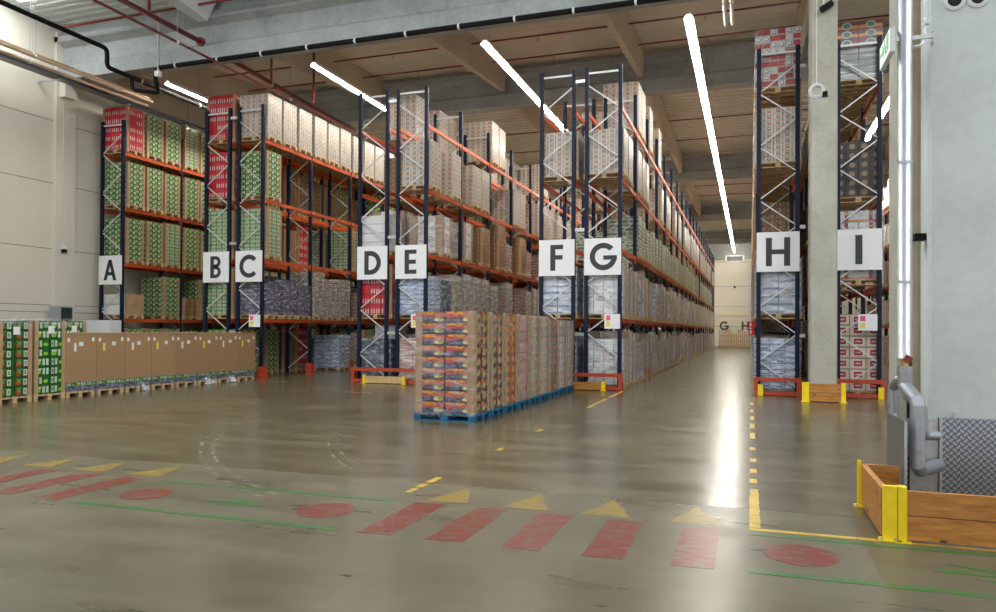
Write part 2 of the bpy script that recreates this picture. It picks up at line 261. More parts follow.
# ------------------------------------------------------------------ mesh builder
class MB:
    def __init__(s): s.v = []; s.f = []; s.mi = []; s.uv = []; s.mats = []
    def mi_(s, m):
        if m not in s.mats: s.mats.append(m)
        return s.mats.index(m)
    def quad(s, p, m, uv=None):
        b = len(s.v); s.v += [tuple(q) for q in p]; s.f.append(tuple(range(b, b+len(p)))); s.mi.append(s.mi_(m))
        s.uv.append(uv or [(0, 0), (1, 0), (1, 1), (0, 1)][:len(p)] + [(0, 0)]*max(0, len(p)-4))
    def box(s, x0, x1, y0, y1, z0, z1, m, mx=None, mtop=None, uf=None, ux=None, rot=None, org=None):
        """uf / ux: (u0,u1,v0,v1) of the -Y/+Y faces and of the -X/+X faces."""
        mx = mx or m; mtop = mtop or m
        P = [(x0, y0, z0), (x1, y0, z0), (x1, y1, z0), (x0, y1, z0), (x0, y0, z1), (x1, y0, z1), (x1, y1, z1), (x0, y1, z1)]
        if rot: P = [tuple((rot @ (Vector(p)-Vector(org))) + Vector(org)) for p in P]
        b = len(s.v); s.v += P
        u = uf or (0, 1, 0, 1); w = ux or u
        U = lambda r: [(r[0], r[2]), (r[1], r[2]), (r[1], r[3]), (r[0], r[3])]
        for idx, mm, r in (((0, 1, 5, 4), m, u), ((2, 3, 7, 6), m, u), ((1, 2, 6, 5), mx, w), ((3, 0, 4, 7), mx, w), ((4, 5, 6, 7), mtop, (0, 1, 0, 1)), ((3, 2, 1, 0), mtop, (0, 1, 0, 1))):
            s.f.append(tuple(b+i for i in idx)); s.mi.append(s.mi_(mm)); s.uv.append(U(r))
    def beam(s, a, b, w, h, m):
        """square bar from a to b"""
        a, b = Vector(a), Vector(b); d = (b-a).normalized()
        up = Vector((0, 0, 1)) if abs(d.z) < .95 else Vector((0, 1, 0))
        x = d.cross(up).normalized()*w/2; y = x.cross(d).normalized()*h/2
        P = [a-x-y, a+x-y, a+x+y, a-x+y, b-x-y, b+x-y, b+x+y, b-x+y]
        k = len(s.v); s.v += [tuple(p) for p in P]
        for idx in ((0, 1, 2, 3), (7, 6, 5, 4), (0, 4, 5, 1), (1, 5, 6, 2), (2, 6, 7, 3), (3, 7, 4, 0)):
            s.f.append(tuple(k+i for i in idx)); s.mi.append(s.mi_(m)); s.uv.append([(0, 0), (1, 0), (1, 1), (0, 1)])
    def tube(s, pts, r, m, n=12, cap=True):
        pts = [Vector(p) for p in pts]; rings = []; px = None
        for i, p in enumerate(pts):
            if i == 0: d = pts[1]-p
            elif i == len(pts)-1: d = p-pts[i-1]
            else: d = (pts[i+1]-p).normalized() + (p-pts[i-1]).normalized()
            d.normalize()
            up = Vector((0, 0, 1)) if abs(d.z) < .9 else Vector((1, 0, 0))
            x = d.cross(up).normalized() if px is None else (px - d*px.dot(d)).normalized()
            px = x; y = x.cross(d).normalized(); k = len(s.v)
            s.v += [tuple(p + x*r*math.cos(2*math.pi*j/n) + y*r*math.sin(2*math.pi*j/n)) for j in range(n)]; rings.append(k)
        for a, b in zip(rings, rings[1:]):
            for j in range(n):
                s.f.append((a+j, a+(j+1) % n, b+(j+1) % n, b+j)); s.mi.append(s.mi_(m)); s.uv.append([(0, 0), (1, 0), (1, 1), (0, 1)])
        if cap:
            for k in (rings[0], rings[-1]):
                s.f.append(tuple(k+j for j in range(n))); s.mi.append(s.mi_(m)); s.uv.append([(0, 0)]*n)
    def prism(s, poly, axis, a, b, m):
        """extrude a 2-D polygon along an axis: 'x' (poly in y,z), 'y' (x,z) or 'z' (x,y)"""
        f = {'x': lambda t, p: (t, p[0], p[1]), 'y': lambda t, p: (p[0], t, p[1]), 'z': lambda t, p: (p[0], p[1], t)}[axis]
        n = len(poly); k = len(s.v); s.v += [f(a, p) for p in poly] + [f(b, p) for p in poly]
        s.f.append(tuple(range(k, k+n))); s.f.append(tuple(range(k+2*n-1, k+n-1, -1)))
        s.mi += [s.mi_(m)]*2; s.uv += [[(0, 0)]*n]*2
        for i in range(n):
            j = (i+1) % n; s.f.append((k+i, k+j, k+n+j, k+n+i)); s.mi.append(s.mi_(m)); s.uv.append([(0, 0), (1, 0), (1, 1), (0, 1)])
    def mesh(s, name, smooth=False):
        me = bpy.data.meshes.new(name); me.from_pydata(s.v, [], s.f)
        for m in s.mats: me.materials.append(M[m])
        me.polygons.foreach_set('material_index', s.mi)
        ul = me.uv_layers.new(name='UVMap'); flat = []
        for q in s.uv:
            for a in q: flat += [a[0], a[1]]
        ul.data.foreach_set('uv', flat)
        if smooth: me.polygons.foreach_set('use_smooth', [True]*len(s.f))
        me.update(); return me
    def build(s, name, parent=None, loc=(0, 0, 0), smooth=False):
        return link(name, s.mesh(name, smooth), parent, loc)

def link(name, me, parent=None, loc=(0, 0, 0)):
    o = bpy.data.objects.new(name, me); C.objects.link(o); o.location = loc
    if parent: o.parent = parent
    return o
def thing(name, label, cat, loc=(0, 0, 0), group=None):
    return tag(link(name, None, None, loc), label, cat, group)
def tag(o, label, cat, group=None):
    o['label'] = label; o['category'] = cat
    if group: o['group'] = group
    return o
def struct(o): o['kind'] = 'structure'; return o
def copy_tree(o, parent=None):
    c = o.copy(); C.objects.link(c); c.parent = parent
    for ch in o.children: copy_tree(ch, c)
    return c
def turned(pts, r, seg=6):
    """round the corners of a pipe route"""
    out = [Vector(pts[0])]
    for a, b, c in zip(pts, pts[1:], pts[2:]):
        a, b, c = Vector(a), Vector(b), Vector(c)
        p, q = b + (a-b).normalized()*r, b + (c-b).normalized()*r
        out += [p.lerp(b, t/seg).lerp(b.lerp(q, t/seg), t/seg) for t in range(seg+1)]
    return out + [Vector(pts[-1])]

# ------------------------------------------------------------------ measured layout (metres)
RW, BAY, Y0, NB = 1.0866, 2.9, 21.142, 20
RX = {'A': -22.868, 'B': -18.134, 'C': -16.770, 'D': -12.036, 'E': -10.672, 'F': -5.938, 'G': -4.575, 'H': .1595, 'I': 2.121, 'J': 6.86}
LV = [0, 2.047, 4.094, 6.140, 8.187]
LVI = [0, 2.93, 5.10, 8.187, 8.187]
TOP = 9.3625
WL, WF = -23.4, 88.0
def levels(r): return LVI if r == 'I' else LV
def beam_levels(r): return LVI[1:4] if r == 'I' else LV[1:]

# ------------------------------------------------------------------ setting
b = MB(); b.box(-30, 14, -8, WF+.3, -.3, 0, 'floor'); struct(b.build('floor'))
b = MB(); b.box(WL-.3, WL, -3, WF+.3, 0, 13.4, 'wall')
wl = struct(b.build('wall_left'))
b = MB()
for z in (2.25, 2.5, 4.49, 6.82, 9.03): b.box(WL, WL+.006, -3, WF, z-.012, z+.012, 'seam')
for y in (2.4, 7.5, 13.0, 16.2, 26.2, 32.4): b.box(WL, WL+.006, y-.012, y+.012, 0, 13.0, 'seam')
struct(b.build('trim_1', None))
b = MB(); b.box(WL-.3, 14, WF, WF+.3, 0, 13.4, 'wall'); struct(b.build('wall_far'))
b = MB(); b.box(14, 14.3, 19.8, WF+.3, 0, 13.4, 'wall'); struct(b.build('wall_right'))
b = MB()
for z in (2.25, 4.5, 6.8, 9.6): b.box(WL, 14, WF-.006, WF, z-.02, z+.02, 'seam')
struct(b.build('trim_2'))
b = MB(); b.box(WL, 14, WF-.25, WF, 9.9, 13.4, 'girder'); struct(b.build('trim_3'))
# ceilings: trapezoid sheet ribs running across
def ribs(x0, x1, y0, y1, zf, pitch, mat):
    b = MB(); y = y0
    while y < y1:
        p = pitch; z = zf(y)
        b.quad([(x0, y, z), (x1, y, z), (x1, y+p*.5, z), (x0, y+p*.5, z)], mat)
        b.quad([(x0, y+p*.5, z), (x1, y+p*.5, z), (x1, y+p*.6, z+.05), (x0, y+p*.6, z+.05)], mat)
        b.quad([(x0, y+p*.6, z+.05), (x1, y+p*.6, z+.05), (x1, y+p*.9, z+.05), (x0, y+p*.9, z+.05)], mat)
        z2 = zf(y+p); b.quad([(x0, y+p*.9, z+.05), (x1, y+p*.9, z+.05), (x1, y+p, z2), (x0, y+p, z2)], mat)
        y += p
    return b
def zdeck(y): return 12.45 if y < 19.8 else 12.05 + (min(y, 28.6)-20)*.055
bb = ribs(WL, 14, 20.0, WF, zdeck, .5, 'deck'); bb.box(WL-.3, 14.3, 19.6, WF+.3, 13.2, 13.4, 'deck'); struct(bb.build('ceiling'))
bf = ribs(WL, 14, 6.0, 19.7, lambda y: 12.45, .35, 'deck_front'); bf.box(WL-.3, 14.3, 5.8, 19.7, 13.0, 13.2, 'deck_front'); struct(bf.build('ceiling_front'))
for k, (x0, x1, y0) in enumerate(((-22.6, -20.9, 16.2), (-15, -11, 12.0), (-8, -3, 12.0), (3, 8, 12.0), (-15, -11, 7.5), (-8, -3, 7.5), (3, 8, 7.5))):  # first is a real roof opening; the rest are unseen panels added for light
    b = MB(); b.box(x0, x1, y0, y0+1.5, 12.36, 12.43, 'skylight_fill'); struct(b.build('skylight_fill_panel_%d' % (k+1)))
# girders
def girder(y, zb, zt, x0, x1, mat='girder', w=.5, hs=.16):
    b = MB()
    prof = [(y-.02, zb), (y+w+.02, zb), (y+w+.02, zb+.48), (y+w-hs, zb+.60), (y+w-hs, zt-.34), (y+w+.1, zt-.2), (y+w+.1, zt), (y-.1, zt), (y-.1, zt-.2), (y+hs, zt-.34), (y+hs, zb+.60), (y-.02, zb+.48)]
    b.prism(prof, 'x', x0, x1, mat); return b.build('ceiling_girder')
g = tag(girder(19.72, 10.50, 12.02, WL, 14), 'weathered grey concrete girder spanning the hall above the rack ends', 'girder', 'concrete girders')
for y, lab in ((28.62, 'second grey concrete girder, above racks behind the nearest girder'), (46.0, 'third concrete girder back, crossing high over the middle of the aisles'), (63.5, 'fourth concrete girder back, far down the aisles'), (80.5, 'rearmost concrete girder close to the far wall')):
    g = tag(girder(y, 10.88, 12.3, WL, 14), lab, 'girder', 'concrete girders')
b = MB(); b.box(WL, 14, 19.9, 20.02, 12.02, 12.6, 'girder'); struct(b.build('trim_5'))
# tapered secondary beams along the aisles
for x, nm in ((-20.9, 'over racks A and B'), (-15.25, 'over racks B and C'), (-9.62, 'over the aisle side of rack E'), (-4.02, 'over racks F and G'), (1.6, 'over racks H and I'), (7.2, 'right of rack I')):
    for k, (ya, yb, za, zb, seg) in enumerate(((20.3, 28.6, 10.78, 11.5, 'between the first and second girder'), (29.2, 46.0, 11.3, 11.3, 'between the second and third girder'), (46.6, 63.5, 11.3, 11.3, 'between the third and fourth girder'))):
        if (k == 2 and x != -4.02) or (k == 1 and x in (-20.9, -15.25, 1.6)) or (k == 0 and x == 7.2): continue
        b = MB(); zt = 12.3 if k else 12.15
        for s_ in (1,):
            P = [(x-.1, ya, za), (x+.1, ya, za), (x+.16, ya, zt), (x-.16, ya, zt), (x-.1, yb, zb), (x+.1, yb, zb), (x+.16, yb, zt+.35 if not k else zt), (x-.16, yb, zt+.35 if not k else zt)]
            for idx in ((0, 1, 2, 3), (7, 6, 5, 4), (0, 4, 5, 1), (1, 5, 6, 2), (2, 6, 7, 3), (3, 7, 4, 0)): b.quad([P[i] for i in idx], 'tan_beam')
        o = b.build('roof_beam'); tag(o, 'beige roof beam %s, %s' % (nm, seg), 'beam', 'beige roof beams')
# front bay beam stub
b = MB(); P = [(-17.55, 12.0, 12.35), (-16.3, 12.0, 12.35), (-16.75, 19.6, 11.72), (-17.1, 19.6, 11.72), (-17.55, 12.0, 12.44), (-16.3, 12.0, 12.44), (-16.3, 19.6, 12.44), (-17.55, 19.6, 12.44)]
for idx in ((0, 1, 2, 3), (7, 6, 5, 4), (0, 4, 5, 1), (1, 5, 6, 2), (2, 6, 7, 3), (3, 7, 4, 0)): b.quad([P[i] for i in idx], 'white')
tag(b.build('roof_beam'), 'white tapered roof beam above the nearest girder at upper left', 'beam')
# left wall pilaster + columns
b = MB(); b.box(WL, WL+.14, 19.62, 20.15, 0, 12.2, 'wall'); b.box(WL, WL+.10, 20.15, 20.45, 0, 12.2, 'wall'); b.box(WL+.14, WL+.42, 19.72, 20.2, 9.9, 10.5, 'wall')
struct(b.build('trim_4'))
b = MB(); b.prism([(1.385, 19.62), (1.42, 19.58), (1.97, 19.58), (2.005, 19.62), (2.005, 20.18), (1.97, 20.22), (1.42, 20.22), (1.385, 20.18)], 'z', 0, 10.49, 'concrete')
tag(b.build('concrete_column'), 'square pale concrete column between the H and I signs', 'column')
t = thing('cable_coil', 'white cable coil hanging high on the concrete column between H and I', 'cable', (1.53, 19.57, 7.6))
b = MB(); b.tube([(.17*math.cos(a*.3), 0, .17*math.sin(a*.3)) for a in range(22)], .018, 'white', 8); b.tube([(.13*math.cos(a*.3), -.02, .13*math.sin(a*.3)) for a in range(22)], .016, 'white', 8)
b.build('coil', t); b = MB(); b.tube([(0, 0, .17), (0, .0, 2.8)], .012, 'white', 6); b.build('lead', t); b = MB(); b.box(.13, .24, -.05, .02, -.16, -.04, 'black'); b.build('plug', t)
t = thing('ceiling_camera', 'black camera on thin arm near the top of the H and I column', 'camera', (1.7, 19.5, 9.6))
b = MB(); b.tube([(-.02, -.02, .62), (-.02, -.02, .02)], .02, 'white', 8); b.tube([(.28, -.02, .62), (.28, -.02, .1)], .02, 'white', 8); b.build('bracket', t)
b = MB(); b.box(-.12, .18, -.14, .02, -.08, .03, 'black', rot=Matrix.Rotation(-.5, 3, 'Y'), org=(0, 0, 0)); b.build('body', t)

# big pillar at right
b = MB(); b.prism([(1.73, 8.63), (1.76, 8.6), (3.4, 8.6), (3.4, 8.95), (1.73, 8.95)], 'z', 0, 12.44, 'pillar')
tag(b.build('concrete_pillar'), 'massive smooth grey concrete pillar filling the right edge', 'pillar')
b = MB(); b.box(1.515, 1.61, 9.02, 9.5, 0, 12.44, 'concrete'); b.box(1.61, 1.69, 9.3, 9.5, 0, 12.44, 'concrete'); b.box(1.665, 1.95, 9.02, 9.3, 0, 12.44, 'tan_strip')
tag(b.build('pilaster'), 'narrow tan and grey pilaster just behind the silver pipe', 'pilaster')
for x, lab in ((1.965, 'left of two round grey vents high on the right pillar'), (2.17, 'right of two round grey vents high on the right pillar')):
    t = thing('round_vent', lab, 'vent', (x, 8.6, 5.085), 'round vents on the pillar')
    b = MB(); n = 24
    for i in range(n):
        a, c = 2*math.pi*i/n, 2*math.pi*(i+1)/n
        for r0, r1, y0, y1 in ((.105, .10, 0, -.02), (.10, .068, -.02, -.03), (.068, .06, -.03, -.002)):
            b.quad([(r0*math.cos(a), y0, r0*math.sin(a)), (r0*math.cos(c), y0, r0*math.sin(c)), (r1*math.cos(c), y1, r1*math.sin(c)), (r1*math.cos(a), y1, r1*math.sin(a))], 'white')
    b.build('ring', t); b = MB(); b.prism([(.06*math.cos(2*math.pi*i/n), .06*math.sin(2*math.pi*i/n)) for i in range(n)], 'y', -.006, -.001, 'shadow_void'); b.build('opening', t)

# checker plate cladding
t = thing('tread_plate_cladding', 'grey tread plate cladding on the front foot of the right pillar', 'cladding', (0, 0, 0))
b = MB(); b.box(1.845, 3.4, 8.53, 8.565, 0, .835, 'checker'); b.box(1.82, 1.845, 8.53, 8.598, 0, .84, 'zinc'); b.build('plate', t); b = MB(); b.tube([(1.96, 8.56, .83), (1.96, 8.56, .90)], .012, 'zinc', 8); b.build('bolt', t)
t = thing('tread_plate_screen', 'upright tread plate screen shielding the silver pipes from the left', 'screen')
b = MB(); b.box(1.385, 1.40, 7.88, 8.80, 0, .85, 'checker'); b.box(1.385, 1.41, 7.865, 7.88, 0, .85, 'zinc'); b.build('side_plate', t)
b = MB(); b.box(1.56, 1.815, 8.575, 8.595, 0, .82, 'zinc'); b.build('rear_plate', t)
b = MB(); b.box(1.41, 1.425, 8.0, 8.8, 0, .84, 'zinc'); b.box(1.42, 1.715, 8.70, 8.72, 0, .80, 'zinc'); b.box(1.42, 1.715, 8.69, 8.70, 0, .42, 'checker'); b.build('back_plate', t)

# silver pipework
t = thing('silver_pipe', 'silver foil lagged pipe running up beside the right pillar', 'pipe', (0, 0, 0))
b = MB(); b.tube([(1.475, 8.35, 1.44), (1.475, 8.35, 12.4)], .067, 'foil', 20); b.build('riser', t, smooth=True)
b = MB(); b.tube([(1.475, 8.35, 1.36), (1.475, 8.35, 1.16), (1.525, 8.04, 1.05), (1.525, 8.02, .99), (1.525, 8.02, .42), (1.56, 8.07, .37), (1.80, 8.50, .36)], .068, 'foil', 20); b.build('lower_bend', t)
b = MB(); b.tube([(1.49, 8.42, 1.28), (1.50, 8.42, 1.06), (1.65, 8.44, .93), (1.655, 8.44, .72), (1.69, 8.46, .66), (1.80, 8.51, .655)], .048, 'foil', 16); b.build('short_branch', t)
b = MB(); b.tube([(1.475, 8.40, 1.22), (1.44, 8.52, 1.20), (1.42, 8.66, 1.12), (1.42, 8.68, .86)], .052, 'foil', 16); b.build('side_loop', t)
for z in (2.2, 3.4): b = MB(); b.tube([(1.475, 8.35, z), (1.475, 8.35, z+.02)], .070, 'zinc', 20); b.build('band', t)
v = MB(); v.tube([(1.475, 8.35, 1.36), (1.475, 8.35, 1.44)], .035, 'brass', 12); v.tube([(1.475, 8.35, 1.40), (1.475, 8.22, 1.42)], .016, 'brass', 8); vo = v.build('valve', t)
v = MB(); v.box(1.44, 1.51, 8.20, 8.212, 1.40, 1.47, 'dark_red', rot=Matrix.Rotation(.6, 3, 'Y'), org=(1.475, 8.2, 1.435)); v.build('handle', vo)
t = thing('white_conduit', 'thin white conduit running down beside the tan strip above the exit sign arm', 'conduit')
b = MB(); b.tube(turned([(1.70, 8.56, 12.4), (1.70, 8.56, 4.75), (1.66, 8.50, 4.62), (1.45, 8.42, 4.60)], .08), .014, 'white', 8); b.build('tube', t, smooth=True)
b = MB(); b.box(1.68, 1.73, 8.53, 8.6, 4.86, 4.89, 'white'); b.build('clip', t)
o = MB(); o.box(1.62, 1.73, 8.66, 8.78, 2.66, 2.73, 'black'); tag(o.build('sensor_box'), 'small black sensor on the side of the right pillar', 'sensor')

# emergency exit sign
t = thing('exit_sign', 'green and white emergency exit sign on a bracket beside the silver pipe', 'sign', (1.33, 8.3, 4.535))
b = MB(); b.box(0, .045, 0, .60, 0, .245, 'white'); b.build('housing', t)
b = MB(); b.box(-.006, 0, .02, .58, .015, .23, 'exit_glow'); b.build('panel', t)
b = MB()
b.box(-.010, -.006, .05, .17, .04, .205, 'green_sign'); b.box(-.012, -.010, .08, .14, .05, .19, 'white')
b.box(-.010, -.006, .36, .53, .11, .135, 'green_sign'); b.prism([(.30, .122), (.38, .06), (.38, .19)], 'x', -.010, -.006, 'green_sign')
b.prism([(.20, .05), (.24, .05), (.27, .10), (.30, .11), (.29, .15), (.25, .17), (.21, .13)], 'x', -.010, -.006, 'green_sign'); b.prism([(.25, .18), (.28, .18), (.28, .21), (.25, .21)], 'x', -.010, -.006, 'green_sign'); b.build('pictogram', t)
b = MB(); b.box(.045, .39, .02, .05, .10, .13, 'zinc'); b.box(.05, .39, .02, .10, .13, .14, 'zinc'); b.box(.385, .40, 0, .12, .04, .18, 'zinc'); b.build('bracket', t)

# timber guards
def timber_guard(name, label, segs, posts, h, mat='timber', pw=.13, nb=2):
    t = thing(name, label, 'barrier')
    for (x0, x1, y0, y1) in segs:
        for k in range(nb):
            b = MB(); g = .008; b.box(x0, x1, y0, y1, .02+k*(h-.02)/nb, .02+(k+1)*(h-.02)/nb-g, mat); b.build('board', t)
    for (x0, x1, y0, y1) in posts:
        b = MB(); b.box(x0, x1, y0, y1, .0, h+.025, 'yellow'); b.box(x0-.03, x1+.03, y0-.04, y1+.02, 0, .012, 'yellow')
        p = b.build('post', t); q = MB(); q.tube([(x0-.015, y0-.02, .01), (x0-.015, y0-.02, .03)], .012, 'zinc', 8); q.build('bolt', p)
    return t
timber_guard('timber_barrier', 'knotty timber barrier with yellow corner posts around the right pillar foot', [(1.20, 3.4, 6.74, 6.79), (1.03, 1.08, 6.82, 8.0), (1.09, 1.36, 7.97, 8.02)], [(1.035, 1.135, 6.73, 6.80), (1.14, 1.205, 6.725, 6.82), (1.00, 1.03, 7.96, 8.03)], .42)
timber_guard('timber_barrier', 'short timber barrier with yellow ends at the foot of the H and I column', [(1.36, 2.07, 19.40, 19.46)], [(1.20, 1.36, 19.38, 19.46), (2.07, 2.17, 19.38, 19.46)], .45)
timber_guard('timber_barrier', 'low timber board with yellow ends before racks D and E', [(-11.53, -10.16, 20.72, 20.78)], [(-11.58, -11.50, 20.70, 20.79), (-10.19, -10.11, 20.70, 20.79)], .24, 'timber_pale', nb=1)
timber_guard('timber_barrier', 'low timber board with a yellow end before racks F and G', [(-4.95, -3.94, 20.72, 20.78)], [(-3.97, -3.87, 20.70, 20.79)], .24, 'timber', nb=1)
# orange end guards of the racks
def end_guard(label, x0, x1, post=None):
    t = thing('rack_end_guard', label, 'guard', (0, 0, 0), 'red steel guards at rack ends')
    y = 20.86
    for n, z in (('top_rail', .38), ('bottom_rail', .02)):
        b = MB(); b.box(x0, x1, y, y+.06, z, z+.10, 'guard_red'); b.build(n, t)
    for x in (x0, x1-.1):
        b = MB(); b.box(x, x+.1, y-.01, y+.22, 0, .48, 'guard_red'); b.build('upright', t)
    if post is not None:
        b = MB(); b.box(post, post+.13, y-.05, y-.012, 0, .30, 'yellow'); b.build('yellow_block', t)
end_guard('red steel end guard across the feet of racks D and E', -12.08, -9.54)
end_guard('red steel end guard across the feet of racks F and G', -5.98, -3.42)
end_guard('red steel end guard with yellow block before rack H', .10, 1.27, .20)
end_guard('red steel end guard with yellow block before rack I', 2.10, 3.26, 3.08)

# ------------------------------------------------------------------ racks
def upright_mesh():
    b = MB(); b.box(-.055, .055, 0, .09, 0, TOP, 'navy'); b.box(-.035, .035, -.004, .0, .1, TOP-.05, 'navy'); b.box(-.054, .054, -.06, .15, 0, .012, 'guard_red'); return b.mesh('upright')
def bracing_mesh(left):
    b = MB(); x0, x1 = .075, RW-.075; y = .045; z = TOP-.50; side = left
    while z-.72 > .12:
        a = (x0 if side == 0 else x1, y, z); c = (x1 if side == 0 else x0, y, z-.70); b.beam(a, c, .038, .03, 'brace_zinc'); z -= .724; side ^= 1
        b.beam(c, (c[0], y, z), .038, .03, 'brace_zinc')
    return b.mesh('bracing')
def crossbar_mesh():
    b = MB(); b.beam((.11, .045, TOP-.16), (RW-.11, .045, TOP-.16), .04, .05, 'brace_zinc'); return b.mesh('cross_bar')
def beam_mesh():
    b = MB(); b.box(-.025, .025, .095, BAY-.005, -.12, 0, 'orange'); b.box(-.034, .034, .092, .10, -.20, .03, 'orange'); b.box(-.034, .034, BAY-.01, BAY, -.20, .03, 'orange')
    b.box(-.032, .032, .10, .13, -.06, -.03, 'white'); return b.mesh('beam')
ME = {'upright': upright_mesh(), 'bracing0': bracing_mesh(0), 'bracing1': bracing_mesh(1), 'beam': beam_mesh(), 'cross_bar': crossbar_mesh()}
RDESC = {'A': 'navy and orange pallet rack signed A along the left wall', 'B': 'navy and orange pallet rack signed B, back to back with C', 'C': 'navy and orange pallet rack signed C, back to back with B',
 'D': 'navy and orange pallet rack signed D, back to back with E', 'E': 'navy and orange pallet rack signed E, back to back with D', 'F': 'navy and orange pallet rack signed F, back to back with G',
 'G': 'long navy and orange pallet rack signed G on the left of the wide aisle', 'H': 'navy pallet rack signed H, left of the concrete column', 'I': 'navy pallet rack signed I, right of the concrete column', 'J': 'distant pallet rack seen in the gap right of rack I'}
for r, x in RX.items():
    t = thing('pallet_rack', RDESC[r], 'rack', (x, Y0, 0), 'pallet racks')
    bays = range(NB) if r != 'J' else range(4, 12)
    up = [(sx, k) for k in list(bays)+[bays[-1]+1] for sx in (.055, RW-.055)]
    for sx, k in up: link('upright', ME['upright'], t, (sx, k*BAY, 0))
    for k in list(bays)+[bays[-1]+1]: link('bracing', ME['bracing0' if r in 'CEGIJ' else 'bracing1'], t, (0, k*BAY, 0)); link('cross_bar', ME['cross_bar'], t, (0, k*BAY, 0))
    bm = [(k, z, sx) for k in bays for z in beam_levels(r) for sx in (.03, RW-.03)]
    for k, z, sx in bm[:96]: link('beam', ME['beam'], t, (sx, k*BAY, z))
    rest = bm[96:]
    if rest:
        b = MB()
        for k, z, sx in rest: b.box(sx-.025, sx+.025, k*BAY+.09, k*BAY+BAY, z-.12, z, 'orange')
        o = b.build('beam', t); o['kind'] = 'stuff'
    if r in 'BDF':   # row spacers to the neighbour
        for z in (1.55, 4.6, 8.95):
            b = MB(); b.box(RW, RW+.2755, .0, .08, z, z+.09, 'zinc'); b.build('row_spacer', t)
    if r == 'H':
        for z in (1.55, 4.45, 8.75):
            b = MB(); b.box(RW, RW+.14, .02, .08, z, z+.09, 'zinc'); b.build('wall_tie', t)

# upright protectors at C
for k, lab in ((0, 'red steel foot guard at the front corner upright of rack C'), (1, 'red steel foot guard at the second upright of rack C'), (2, 'red steel foot guard at the third upright of rack C')):
    t = thing('upright_guard', lab, 'guard', (RX['C']+RW, Y0+k*BAY-.12, 0), 'red foot guards of rack C')
    b = MB(); b.box(-.10, .13, 0, .02, 0, .42, 'guard_red'); b.box(.07, .13, .02, .22, 0, .42, 'guard_red'); b.build('shield', t)
    b = MB(); b.box(-.12, .17, -.03, .26, 0, .012, 'guard_red'); b.build('base_plate', t)
t = thing('rack_floor_rail', 'low red floor rail inside the ground bay of rack C', 'guard', (RX['C']+.1, Y0+.3, 0))
b = MB(); b.box(0, .95, 0, .08, .1, .2, 'guard_red'); b.build('rail', t); b = MB(); b.box(0, .1, 0, .08, 0, .1, 'guard_red'); b.box(.85, .95, 0, .08, 0, .1, 'guard_red'); b.build('foot', t)
for k in (2, 6):
    b = MB(); b.box(-.02, .08, 0, .12, 0, .38, 'guard_red')
    nm = {2: 'nearer', 6: 'farther'}[k]
    tag(b.build('upright_guard', None, (RX['G']+RW+.022, Y0+k*BAY-.13, 0)), '%s red foot guard along the ground of rack G beside the wide aisle' % nm, 'guard', 'red foot guards of rack G')

# ------------------------------------------------------------------ letters
def ring(b, cx, cz, r0, r1, a0, a1, y0, y1, m, n=28, sx=1.0):
    for i in range(n):
        a, c = math.radians(a0+(a1-a0)*i/n), math.radians(a0+(a1-a0)*(i+1)/n)
        b.prism([(cx+sx*r0*math.cos(a), cz+r0*math.sin(a)), (cx+sx*r1*math.cos(a), cz+r1*math.sin(a)), (cx+sx*r1*math.cos(c), cz+r1*math.sin(c)), (cx+sx*r0*math.cos(c), cz+r0*math.sin(c))], 'y', y0, y1, m)
def letter(b, ch, H, m='charcoal', y0=-.008, y1=0):
    """geometric capitals of height H centred on the origin"""
    s = .2*H; h = H/2
    def R(x0, x1, z0, z1): b.prism([(x0, z0), (x1, z0), (x1, z1), (x0, z1)], 'y', y0, y1, m)
    def Q(*p): b.prism(list(p), 'y', y0, y1, m)
    if ch == 'A':
        w = .40*H; Q((-w, -h), (-w+s, -h), (.09*H, h), (-.09*H, h)); Q((w-s, -h), (w, -h), (.09*H, h), (-.09*H, h)); R(-.22*H, .22*H, -.26*H, -.26*H+s*.8)
    elif ch == 'B':
        R(-.30*H, -.30*H+s, -h, h)
        for z, r in ((.235*H, .265*H), (-.22*H, .28*H)):
            ring(b, 0, z, r-s*.8, r, -90, 90, y0, y1, m); R(-.1*H, 0, z+r-s*.8, z+r); R(-.1*H, 0, z-r, z-r+s*.8)
    elif ch in 'CG':
        e = 318 if ch == 'C' else 360
        ring(b, .03*H, 0, .52*H-s, .52*H, 42, e-(0 if ch == 'C' else 0), y0, y1, m, 40)
        if ch == 'G': b.prism([(.03*H, -.12*H), (.55*H, -.12*H), (.55*H, .04*H), (.03*H, .04*H)], 'y', y0-.002, y1, m)
    elif ch == 'D':
        R(-.36*H, -.36*H+s, -h, h); ring(b, -.08*H, 0, h-s, h, -90, 90, y0, y1, m); R(-.17*H, -.08*H, h-s, h); R(-.17*H, -.08*H, -h, -h+s)
    elif ch == 'E':
        R(-.27*H, -.27*H+s, -h, h); R(-.08*H, .27*H, h-s*.85, h); R(-.08*H, .27*H, -h, -h+s*.85); R(-.08*H, .24*H, -s*.42, s*.42)
    elif ch == 'F':
        R(-.25*H, -.25*H+s, -h, h); R(-.06*H, .26*H, h-s*.85, h); R(-.06*H, .24*H, -s*.35, s*.5)
    elif ch == 'H':
        R(-.40*H, -.40*H+s, -h, h); R(.40*H-s, .40*H, -h, h); R(-.21*H, .21*H, -s*.42, s*.42)
    elif ch == 'I': R(-s*.55, s*.55, -h, h)
for ch in 'ABCDEFGHI':
    side = 'outermost left' if ch == 'A' else ''
    t = thing('letter_sign', 'square white sign with dark letter %s on the rack end' % ch, 'sign', (RX[ch]+RW/2, Y0-.012, 3.838), 'letter signs on the rack ends')
    b = MB(); hw = RW/2-.005; b.box(-hw, hw, -.025, 0, -.532, .532, 'white_sign'); b.build('panel', t)
    b = MB(); letter(b, ch, .76, y0=-.031, y1=-.025); b.build('letter_'+ch.lower() if False else 'letter', t)
